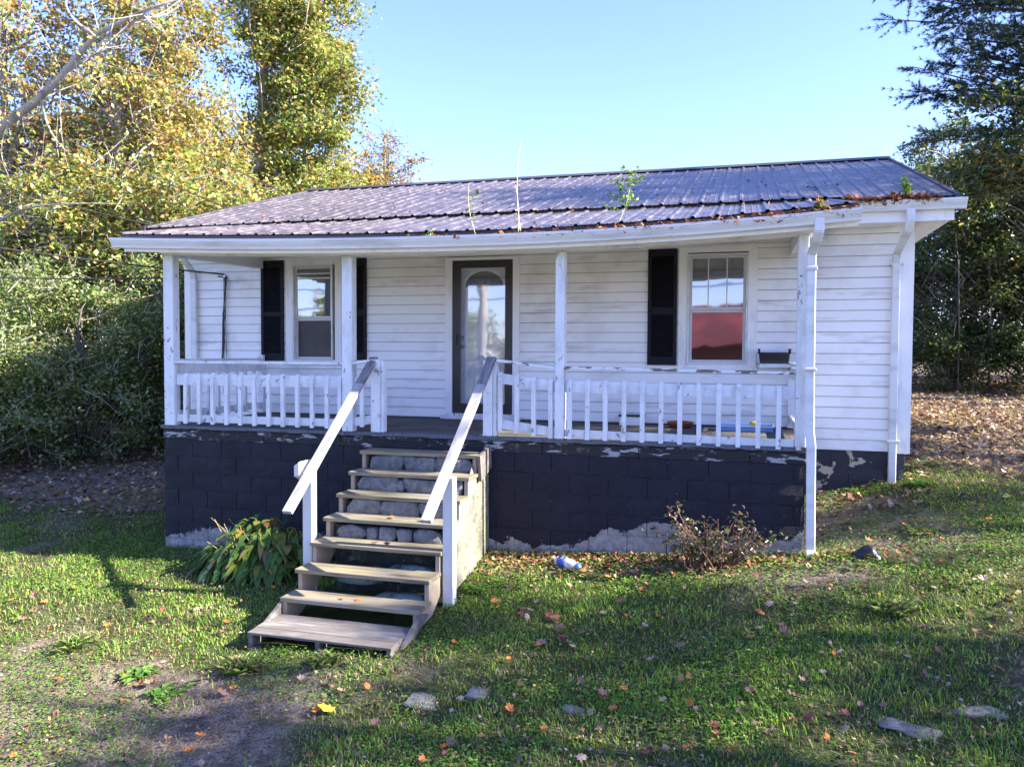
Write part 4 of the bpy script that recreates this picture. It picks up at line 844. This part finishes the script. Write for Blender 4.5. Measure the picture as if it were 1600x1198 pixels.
for i,(z, dz) in enumerate(((5.2,.3),(4.6,.5),(3.4,.4),(2.9,.9),(6.3,.2))):
    tag(MB().tube([(-60+120*k/24, -13.9-.02*i, z+(k/24-.45)*dz*6-.8*4*(k/24)*(1-k/24)+.6) for k in range(25)], .02, 4).build('overhead_wire', cable_m), ['road wire on the pole, lowest but one','road wire on the pole in the middle','road wire on the pole below the lamp','lowest road wire on the pole','highest road wire on the pole'][i], 'wire', 'wires along the road')
for (x, y, h, r, lab) in [(-14,-34,6,3.4,'round tree across the road behind the pole'),(-22,-33,7,3.6,'tree across the road far to the left'),(22,-33,8,3.6,'tree across the road beside the red building'),(-9.5,-36,5,2.6,'smaller tree across the road near the red building')]:
    zb = tz(x,y); tree('roadside_tree', lab, 'tree', (x,y), [(x,y,zb+h*.5),(x,y,zb+h*.8)], [(x,y,zb+h*.6,r,r,h*.4,50)], .3, YG, [.3,.3,.1,.1,.1,.1], r0=.2, per=90, group='trees across the road', crad=.9, twigs=0, bark=bark2_m)

# hosta beside the steps: arching stems with broad leaves
t = thing('hosta', 'clump of yellowing broad-leaved plant between the block wall and the steps', 'plant', (-2.55,-.75,tz(-2.55,-.75)))
zb = tz(-2.55,-.75); Ps = []; stm = MB(); V = []; Cc = []
hc = [(.10,.20,.03),(.07,.15,.03),(.20,.24,.04),(.36,.26,.06),(.34,.17,.08),(.14,.25,.04)]
for i in range(460):
    a = rng.uniform(0, 2*math.pi); rad = rng.random()**.6; x = -2.62+math.cos(a)*.72*rad; y = -.62+math.sin(a)*.42*rad
    z = tz(x,y)+.04+(.42*(1-rad**2)+.07)*rng.uniform(.3,1.05); d = np.array([math.cos(a)*rad+rng.normal(0,.35), math.sin(a)*rad-.35+rng.normal(0,.35), -.35+rng.normal(0,.3)]); d /= np.linalg.norm(d)
    L = rng.uniform(.14,.25); w = L*rng.uniform(.12,.2); s = np.cross(d,[0,0,1]); s /= np.linalg.norm(s)+1e-6; nn = np.cross(s,d); p = np.array([x,y,z])
    k = .035*rng.uniform(.5,1.5); pts = [p, p+d*L*.3+s*w+nn*k, p+d*L*.7+s*w*.75+nn*k*.6-[0,0,.02], p+d*L-[0,0,.05], p+d*L*.7-s*w*.75+nn*k*.6-[0,0,.02], p+d*L*.3-s*w+nn*k]
    V.append(pts); top = (z-zb)/.5
    Cc.append(hc[rng.choice(6, p=[.32,.22,.14,.04,.02,.26])] if rng.random() > top*.4 else hc[rng.choice([2,3,4,2])])
Cc = np.array(Cc)*(1+rng.normal(0,.15,(len(Cc),1)))
soup('leaves', np.array(V), 6, [(0,1,5),(1,2,5),(2,4,5),(2,3,4)], np.clip(Cc,.01,.8), leaf_m, t)
for i in range(46):
    a = rng.uniform(0,2*math.pi); x = -2.6+rng.normal(0,.3); y = -.62+rng.normal(0,.15); h = rng.uniform(.30,.55); lx = (x+2.6)*.35+rng.normal(0,.09)
    stm.tube([(x,y,tz(x,y)),(x+lx*.35,y-.03,zb+h*.6),(x+lx,y-.1,zb+h)], [.006,.005,.003], 4, False)
stm.build('stems', layered('hosta_stem', (.30,.27,.07), [((.45,.27,.13),5,.45,.6,S1)], .6, .1, 20), t, kind='stuff')
# blueberry-like shrub at the wall
t = thing('wall_shrub', 'scraggly shrub with small purplish leaves in front of the black block wall', 'bush', (2.15,-.42,tz(2.15,-.42)))
zb = tz(2.15,-.42); stm = MB(); Ps = []
for i in range(40):
    b0 = np.array([2.15+rng.normal(0,.1), -.42+rng.normal(0,.07), zb]); e = b0+np.array([rng.normal(0,.22), rng.normal(-.02,.16), rng.uniform(.2,.50)])
    if i < 4: e = b0+np.array([-.42-.03*i, -.02, .62-.06*i]) if i < 2 else b0+np.array([.05,0,.55])
    pt = tube_path(b0, e, .05); stm.tube(pt, [.006,.005,.004,.003,.002], 4, False)
    for _ in range(34 if i > 3 else 60): s = rng.uniform(.3,1.02); Ps.append(b0+(e-b0)*s+rng.normal(0,.035,3))
stm.build('stems', layered('reddish_stem',(.20,.09,.07),[],.7,.1,20), t, kind='stuff')
Ps = np.array(Ps); soup('leaves', leaf_quads(Ps, .048, .1, .3, .55), 4, LQ, palette(len(Ps), [(.12,.09,.06),(.075,.095,.035),(.20,.13,.09),(.17,.20,.05),(.10,.06,.06)], [.3,.25,.2,.12,.13]), leaf_m, t)
# little plants on the roof edge
def sprout(name, label, base, tip, nl, lsz, col, r=.004, pinn=False, stemm=straw_m):
    t = thing(name, label, 'plant', base, 'plants sprouting from the roof edge'); b_ = np.array(base); e = np.array(tip)
    pt = tube_path(b_, e, .02, 7); MB().tube(pt, list(np.linspace(r,r*.4,7)), 4, False).build('stem', stemm, t)
    if nl:
        Pp = []; Dd = []
        for i in range(nl):
            s = .35+.65*i/nl; a = b_+(e-b_)*s
            if pinn:
                sd = 1 if i % 2 else -1; dv = np.array([sd*.8+rng.normal(0,.2), rng.normal(0,.4), .35+rng.normal(0,.2)]); dv /= np.linalg.norm(dv); L = rng.uniform(.12,.2)
                for k in range(9):
                    for q_ in (-1,1): Pp.append(a+dv*L*(k+1)/9+np.array([0,0,-.008]))
            else:
                for k in range(5): Pp.append(a+rng.normal(0,.02,3))
        Pp = np.array(Pp); soup('leaves', leaf_quads(Pp, lsz, .1, .5, .6), 4, LQ, palette(len(Pp), col, [1]*len(col)), leaf_m, t)
    return t
gc = [(.10,.22,.02),(.16,.30,.03),(.22,.30,.04)]
sprout('locust_seedling', 'feathery green seedling growing from the porch roof gutter', (1.17,-.33,2.10), (1.32,-.2,2.74), 11, .045, gc, .004, True)
sprout('dry_stalk', 'tall dry weed stalk standing up from the gutter', (.22,-.36,2.09), (.19,-.25,3.10), 0, 0, gc, .006)
sprout('dry_stalk', 'short dry stalk leaning beside the tall one', (.19,-.36,2.09), (.14,-.3,2.62), 0, 0, gc, .006)
sprout('seedling', 'thin twig with one yellow-green leaf in the gutter left of the tall stalk', (-.26,-.36,2.10), (-.36,-.3,2.66), 3, .06, gc, .005)
sprout('weed', 'bushy little green weed in the upper right gutter', (4.10,1.49,2.56), (4.11,1.5,2.83), 26, .045, gc, .004)
sprout('pokeweed', 'red-stemmed weed at the right end of the porch roof', (3.09,-.36,2.13), (3.05,-.33,2.36), 7, .07, [(.25,.25,.05),(.35,.12,.06),(.16,.26,.03)], .009, False, layered('red_stem',(.45,.04,.06),[],.5,.1,20))
sprout('weed', 'small weed sprouting in the gutter near the middle of the porch roof', (-.75,-.37,2.10), (-.76,-.36,2.18), 5, .035, gc, .003)

# ------------------------------------------------------------------ lawn, litter and fallen leaves
def clearmask(x, y):
    """where nothing grows: under the house, porch and steps"""
    return ~(((x > -4.45)&(x < 3.03)&(y > -.01)&(y < 2.2))|((x > -5.6)&(x < 4.25)&(y > 1.94))|((x > -1.6)&(x < -.2)&(y > -2.45)&(y < 0)))
N = 760000; u = rng.random((N,2)); x = -9+u[:,0]*18.5; y = -5.2+(u[:,1]**1.35)*13.5
bm_ = bare(x, y); patch = fbm(x,y,1.1,2); dens = np.clip(1.05-1.5*bm_, .02, 1)*(.35+.9*patch); k = (rng.random(N) < dens)&clearmask(x,y)&(x < 6.5+.35*(y+5))&(x > -6.5-.6*(y+5)-.0)
x, y, patch = x[k], y[k], patch[k]; n = len(x); z = terr(x, y); lush = np.clip(fbm(x,y,1.7,4)*1.8-.5, 0, 1); tuft = vn(x,y,3.1,5) > .74
h = rng.uniform(.012,.030,n)*(1+.7*lush)*(1+1.3*tuft*rng.random(n))
az = rng.uniform(0,2*math.pi,n); ln = rng.uniform(.3,1.3,n); w = rng.uniform(.0022,.0040,n)*(1+(y+5)*.09)
dx, dy = np.cos(az), np.sin(az); sx, sy = -dy*w, dx*w
p0 = np.stack([x-sx,y-sy,z-.004],1); p1 = np.stack([x+sx,y+sy,z-.004],1); p2 = np.stack([x+dx*h*ln*.35+sx*.8,y+dy*h*ln*.35+sy*.8,z+h*.62],1); p3 = np.stack([x+dx*h*ln*.35-sx*.8,y+dy*h*ln*.35-sy*.8,z+h*.62],1); p4 = np.stack([x+dx*h*ln,y+dy*h*ln,z+h],1)
gcol = palette(n, [(.18,.32,.035),(.11,.22,.03),(.27,.36,.05),(.30,.26,.12),(.14,.26,.05)], [.32,.22,.22,.12,.12], .2)
dry = (rng.random(n) < np.clip(bare(x,y)*1.1-.15,0,.8)); gcol[dry] = palette(int(dry.sum()), [(.24,.195,.12),(.19,.15,.08),(.14,.12,.05)], [1,1,1]); gcol = gcol*(.85+.5*lush[:,None])
tag(soup('grass', np.stack([p0,p1,p2,p3,p4],1), 5, [(0,1,2),(0,2,3),(3,2,4)], np.clip(gcol,.01,.8), grass_m), kind='stuff')
# low clover and ivy
N = 260000; x = rng.uniform(-7,7.5,N); y = -5+(rng.random(N)**1.2)*8
v = fbm(x,y,1.4,1)+.35*np.exp(-((y+.25)/.5)**2)*(np.abs(x+.5) < 5); k = (v > .50)&clearmask(x,y)&(rng.random(N) < np.clip((v-.45)*4,0,1)); x, y = x[k], y[k]; n = len(x)
P = np.stack([x,y,terr(x,y)+rng.uniform(.012,.055,n)],1); d = unit(n); d[:,2] *= .25; d /= np.linalg.norm(d,axis=1,keepdims=True); s = np.cross(d,[0,0,1]); s /= np.linalg.norm(s,axis=1,keepdims=True); L = rng.uniform(.007,.026,(n,1))*(1+(y[:,None]+5)*.05)
V = np.stack([P-d*L*.5, P+s*L*.5, P+d*L*.5, P-s*L*.5],1)
tag(soup('ground_cover', V, 4, LQ, palette(n, [(.11,.26,.03),(.07,.17,.025),(.19,.32,.05),(.24,.25,.07)], [1,1,.7,.3]), grass_m), kind='stuff')
# litter: small dead leaf bits everywhere, thick under the trees
def flat_bits(n, x, y, size, cols, w, name, tilt=.35, zo=.012):
    P = np.stack([x,y,terr(x,y)+rng.uniform(0,.03,n)+zo],1); d = unit(n); d[:,2] *= tilt; d /= np.linalg.norm(d,axis=1,keepdims=True); s = np.cross(d,[0,0,1]); s /= np.linalg.norm(s,axis=1,keepdims=True); s[:,2] += rng.normal(0,tilt,n); L = size
    V = np.stack([P-d*L*.5, P+s*L*.42, P+d*L*.55, P-s*L*.38],1); V[:,1,2] += rng.uniform(0,.3,n)*L[:,0]; V[:,3,2] += rng.uniform(0,.3,n)*L[:,0]
    return tag(soup(name, V, 4, LQ, palette(n, cols, w, .25), litter_m), kind='stuff')
LC = [(.30,.20,.12),(.20,.12,.08),(.42,.33,.24),(.12,.075,.055),(.40,.20,.06),(.45,.34,.08)]
N = 16000; x = rng.uniform(4.0,11,N); y = .5+rng.random(N)*9; k = (rng.random(N) < np.clip((y-.3)/6,.03,1)*(.5+fbm(x,y,1.5,3)))&clearmask(x,y); x, y = x[k], y[k]
flat_bits(len(x), x, y, rng.uniform(.035,.08,(len(x),1)), LC, [.28,.24,.2,.14,.06,.08], 'leaf_litter')
N = 60000; x = rng.uniform(-16,14,N); y = -1+(rng.random(N))*19; k = (bare(x,y) > .48)&clearmask(x,y)&(y > 1-.0*x)&(rng.random(N) < .8); 
x, y = x[k], y[k]; flat_bits(len(x), x, y, rng.uniform(.05,.11,(len(x),1)), LC, [.28,.24,.2,.14,.06,.08], 'leaf_litter')
N = 70000; x = rng.uniform(-6,7,N); y = -5+rng.random(N)*7.5; k = (rng.random(N) < .25+bare(x,y))&clearmask(x,y); x, y = x[k], y[k]; n = len(x)
P = np.stack([x,y,terr(x,y)+rng.uniform(.002,.02,n)],1); d = unit(n); d[:,2] *= .15; d /= np.linalg.norm(d,axis=1,keepdims=True); s_ = np.cross(d,[0,0,1]); L = rng.uniform(.015,.05,(n,1))
tag(soup('straw', np.stack([P-d*L-s_*.0014, P-d*L+s_*.0014, P+d*L+s_*.0010+[0,0,.006], P+d*L-s_*.0010+[0,0,.006]],1), 4, LQ, palette(n, [(.36,.29,.19),(.24,.18,.12),(.15,.11,.07),(.42,.36,.25)], [1,1,1,.6]), litter_m), kind='stuff')
N = 50000; x = rng.uniform(-7,7.5,N); y = -5+rng.random(N)*8; v = vn(x,y,.7,3)+.5*bare(x,y)+.3*vn(x,y,3,1); k = (rng.random(N) < np.clip((v-.45)*1.1,.06,1))&clearmask(x,y); x, y = x[k], y[k]
flat_bits(len(x), x, y, rng.uniform(.008,.035,(len(x),1)), LC, [.3,.25,.15,.14,.1,.06], 'leaf_crumbs', .3, .006)
N = 2400; x = rng.uniform(-5,7,N); y = -4.8+rng.random(N)*7; k = (rng.random(N) < np.clip(.10+.16*(x+1),.08,.9)*np.clip(vn(x,y,1.2,2)*2-.4,.05,1))&clearmask(x,y); x, y = x[k], y[k]
flat_bits(len(x), x, y, rng.uniform(.03,.065,(len(x),1)), [(.20,.11,.075),(.30,.20,.14),(.13,.075,.055),(.38,.19,.08)], [1,.9,.8,.4], 'leaf_drift', .5, .02)
N = 2600; x = rng.normal(1.0,1.7,N); y = -.06-np.abs(rng.normal(0,.28,N)); k = clearmask(x,y)&(x < 4); x, y = x[k], y[k]
flat_bits(len(x), x, y, rng.uniform(.03,.065,(len(x),1)), [(.36,.13,.06),(.28,.17,.10),(.42,.26,.16),(.18,.08,.05)], [1,1,1,.6], 'wall_litter', .4)
# litter in the gutters and on the roof
def scatter(name, pts, size, cols):
    n = len(pts); V = leaf_quads(pts, size, .1, 1.5, .8); return tag(soup(name, V, 4, LQ, palette(n, cols, [1]*len(cols), .25), litter_m), kind='stuff')
RCc = [(.30,.10,.05),(.22,.09,.05),(.38,.20,.08),(.14,.07,.05)]
x = rng.uniform(-1.3,3.38,2200); x = x[rng.random(len(x)) < np.clip((x+1.4)/3,.1,1)]; scatter('gutter_litter', np.stack([x, -.36+rng.normal(0,.03,len(x)), np.array([zedge(a) for a in x])-.075+rng.uniform(-.02,.035,len(x))],1), .045, RCc)
x = rng.uniform(3.45,4.45,1000); scatter('gutter_litter', np.stack([x, 1.47+rng.normal(0,.03,len(x)), 2.60+rng.uniform(-.03,.055,len(x))*(.3+.7*(np.sin(x*5)**2))],1), .06, RCc)
N = 900; x = rng.uniform(-4.5,4.4,N); y = rng.uniform(-.28,5.5,N); k = (rng.random(N) < np.where(np.abs(y-1.35) < .18,.9,.22))&((x < 3.35)|(y > 1.55))&((x > -4.6)|(y > 1.6)); x, y = x[k], y[k]
z = np.array([zporch(a,b) if b < 1.46 else zmain(a,b)+.008 for a,b in zip(x,y)])+.012; scatter('roof_litter', np.stack([x,y,z],1), .05, RCc+[(.4,.3,.2)])
x = rng.uniform(-2.5,2.6,90); scatter('porch_litter', np.stack([x, rng.uniform(.1,1.8,90), np.full(90,.006)],1), .03, RCc)
# maple leaves that can be told apart
ML = [(0,-.42),(.10,-.26),(.32,-.32),(.33,-.10),(.50,.06),(.37,.16),(.38,.33),(.19,.28),(0,.52),(-.17,.29),(-.36,.36),(-.36,.14),(-.5,.10),(-.31,-.10),(-.34,-.30),(-.10,-.24)]
def leafmesh(mname, col, curl_):
    vs = [(0,0,.0)]+[(a,b,curl_*(a*a+b*b)*1.2+random.uniform(-.03,.03)) for a,b in ML]; me_ = bpy.data.meshes.new('fallen_leaf'); me_.from_pydata(vs, [], [(0,i,i%16+1) for i in range(1,17)])
    me_.materials.append(layered(mname, col, [(tuple(c*.45 for c in col), 40, .5,.7,S1)], .7, .3, 60)); return me_
kinds = {'yellow': [leafmesh('yellow_leaf', (.70,.46,.03), .3)], 'orange': [leafmesh('orange_leaf', (.52,.17,.035), c) for c in (.5,-.3,.9)], 'brown': [leafmesh('brown_leaf', (.23,.12,.08), c) for c in (.9,.3,1.4)], 'tan': [leafmesh('tan_leaf', (.38,.27,.19), c) for c in (.8,-.5)], 'red': [leafmesh('red_leaf', (.24,.05,.04), c) for c in (.6,1.0)]}
def put_leaf(kind, x, y, s, lab, zz=None, tilt=.3):
    o_ = bpy.data.objects.new('fallen_leaf', random.choice(kinds[kind])); COL.objects.link(o_); o_.location = (x, y, (tz(x,y)+random.uniform(.03,.045)) if zz is None else zz)
    o_.scale = (s,s*random.uniform(.8,1.1),s); o_.rotation_euler = (random.gauss(0,tilt),random.gauss(0,tilt),random.uniform(0,6.28)); tag(o_, lab, 'leaf', 'fallen maple leaves on the lawn')
put_leaf('yellow', -.37, -3.30, .15, 'single bright yellow maple leaf on the grass below the pallet', tilt=.15)
zones = [('on the lawn left of the steps', (-5.5,-1.9),(-3.4,-.9)), ('on the bare soil below the pallet', (-2.4,.4),(-4.5,-2.8)), ('on the grass right of the steps', (.1,2.0),(-2.4,-.5)), ('in the front lawn toward the bottom edge', (.4,3.2),(-4.2,-2.5)), ('on the leafy lawn toward the right edge', (2.4,6.2),(-3.2,.6))]
LMK = [('the broad-leaved plant',-2.6,-.9),('the pallet left end',-1.75,-2.3),('the pallet right end',-.1,-2.3),('the right newel post',-.1,-1.35),('the blue-labelled bottle',.76,-.6),('the purplish wall shrub',2.1,-.7),
  ('the foot of the porch downspout',3.06,-.3),('the grass tuft on the right lawn',3.6,-1.5),('the bent grass tuft',5.0,-1.9),('the bare soil below the pallet',-1.0,-3.38),('the plantain weed',-1.75,-3.25),('the pair of flat stones',.4,-2.95),('the middle flat stone',1.35,-3.0),
  ('the bottom right stones',3.5,-2.85),('the fine grass tuft at lower left',-3.7,-3.3),('the spreading clump at the left edge',-3.1,-2.7),('the dark tree shadow on the left lawn',-4.2,-1.3),('the middle of the lit lawn',1.1,-1.5),('the open lawn below the shrub',2.3,-1.7),('the right edge of the lawn',5.6,-.4),('the crumpled black plastic',3.6,-.5),('the large bottom stone',-1.1,-4.3),('the lawn between steps and shrub',.6,-2.2),('the bottom of the lawn in the middle',1.8,-3.8)]
cnt = [34,30,50,56,96]; KW = [('orange',.36),('brown',.33),('tan',.21),('red',.10)]
for (zl,(xa,xb),(ya,yb)), c_ in zip(zones, cnt):
    for _ in range(c_):
        kd = random.choices([a for a,_ in KW], [b for _,b in KW])[0]; x = random.uniform(xa,xb); y = random.uniform(ya,yb)
        if not clearmask(np.array([x]),np.array([y]))[0]: continue
        sz = random.uniform(.045,.09)*(1.25 if kd == 'brown' else 1); lm = min(LMK, key=lambda q: (q[1]-x)**2+(q[2]-y)**2); dq = math.hypot(lm[1]-x, lm[2]-y)
        put_leaf(kd, x, y, sz, '%s %s fallen leaf %s %s' % ('large' if sz > .085 else 'small' if sz < .062 else 'mid-sized', {'orange':'orange','brown':'dark brown curled','tan':'pale tan','red':'deep red'}[kd], 'beside' if dq < .38 else 'near', lm[0]))
for k_, pts in ((3,[(-.9,.15),(-.55,.1)]),(4,[(-.95,.12),(-.8,.08)]),(6,[(-1.02,.12),(-.86,.13)])):
    for dx_, dy_ in pts: put_leaf('orange' if k_ != 4 else 'red', dx_, -.378-.265*k_+dy_, .085, ('orange leaf on the lowest timber tread, the left one' if dx_ < -.9 else 'orange leaf on the lowest timber tread, the right one') if k_ == 6 else ('red leaf on the fifth tread from the top' if k_ == 4 else 'orange leaf on the fourth tread from the top'), -.165-.191*k_+.012, .08)
# flat stones in the grass
for (x, y, rx, ry, lab) in [(-1.10,-4.38,.42,.16,'large flat grey stone at the bottom edge of the photo'),(.28,-3.02,.20,.11,'flat grey stone in the grass right of the pallet'),(.62,-2.88,.13,.08,'small flat stone touching the one beside it in the grass'),
        (1.35,-3.0,.14,.08,'flat stone in the middle of the front lawn'),(3.45,-2.95,.30,.12,'flat mossy stone near the bottom right'),(3.9,-2.75,.22,.09,'flat grey stone in the bottom right corner')]:
    o_ = stone(x, y, tz(x,y)-.013, rx*(.9 if x < 3 else .7), ry, .022, None, layered('sandy_stone%d'%int(-y*10), (.33,.29,.25), [((.20,.16,.12),8,.45,.65,S1),((.10,.12,.05),5,.55,.7,S1)], .95, .9, 60, S1, .02), 'flat_stone', .8, .45); o_['_o'] = (0.,0.,0.)
    tag(o_, lab, 'stone', 'flat stones sunk in the lawn')
# weeds with bigger leaves and long grass tufts
def weed(x, y, n_, L, lab, cols, h=.10, asp=.3, up=.5):
    zb = tz(x,y); V = []
    for i in range(n_):
        a = rng.uniform(0,2*math.pi); d = np.array([math.cos(a),math.sin(a),up*rng.uniform(.3,1.3)]); d /= np.linalg.norm(d); l = L*rng.uniform(.6,1.2); s = np.cross(d,[0,0,1]); s /= np.linalg.norm(s); p = np.array([x+rng.normal(0,h*.5),y+rng.normal(0,h*.5),zb+.01])
        w = l*asp*.5; V.append([p, p+d*l*.45+s*w, p+d*l-[0,0,l*.35], p+d*l*.45-s*w])
    o_ = soup('weed', np.array(V), 4, LQ, palette(n_, cols, [1]*len(cols)), leaf_m); tag(o_, lab, 'weed', 'weeds in the lawn')
wc = [(.13,.26,.04),(.19,.33,.07),(.09,.18,.04)]
for a in [(-1.75,-3.25,60,.13,'leafy plantain weed on the left edge of the bare soil'),(-3.1,-2.75,80,.20,'spreading grassy clump at the left edge'),(-2.2,-3.0,50,.13,'broad-leaved weed in the left foreground'),(-1.35,-2.85,160,.20,'light green tuft of long grass left of the pallet corner'),
          (-3.7,-3.3,120,.09,'rounded tuft of fine grass at the lower left'),(-.75,-2.62,130,.17,'long dry grass growing over the pallet front'),(-.95,-2.0,30,.08,'small weed growing behind the pallet boards'),(3.6,-1.5,140,.20,'tall grass tuft on the right lawn'),
          (5.0,-1.9,150,.22,'bent grass tuft at the right edge'),(4.1,.3,110,.14,'grass tuft right of the downspout'),(4.35,1.75,60,.13,'ivy sprigs at the foot of the right downspout'),(2.7,-.2,90,.11,'green weeds at the wall left of the porch downspout'),(3.7,1.75,70,.11,'low ivy along the foundation between the downspouts'),(-3.6,-.25,60,.10,'small green weed at the left end of the block wall'),(-.0,-1.0,150,.10,'green weeds beside the right newel post')]:
    grassy = 'grass' in a[4]
    weed(a[0],a[1],a[2],a[3],a[4],[(.20,.32,.06),(.30,.36,.10),(.36,.32,.15)] if grassy else wc, .10, .07 if grassy else .42, 1.6 if grassy else .5)
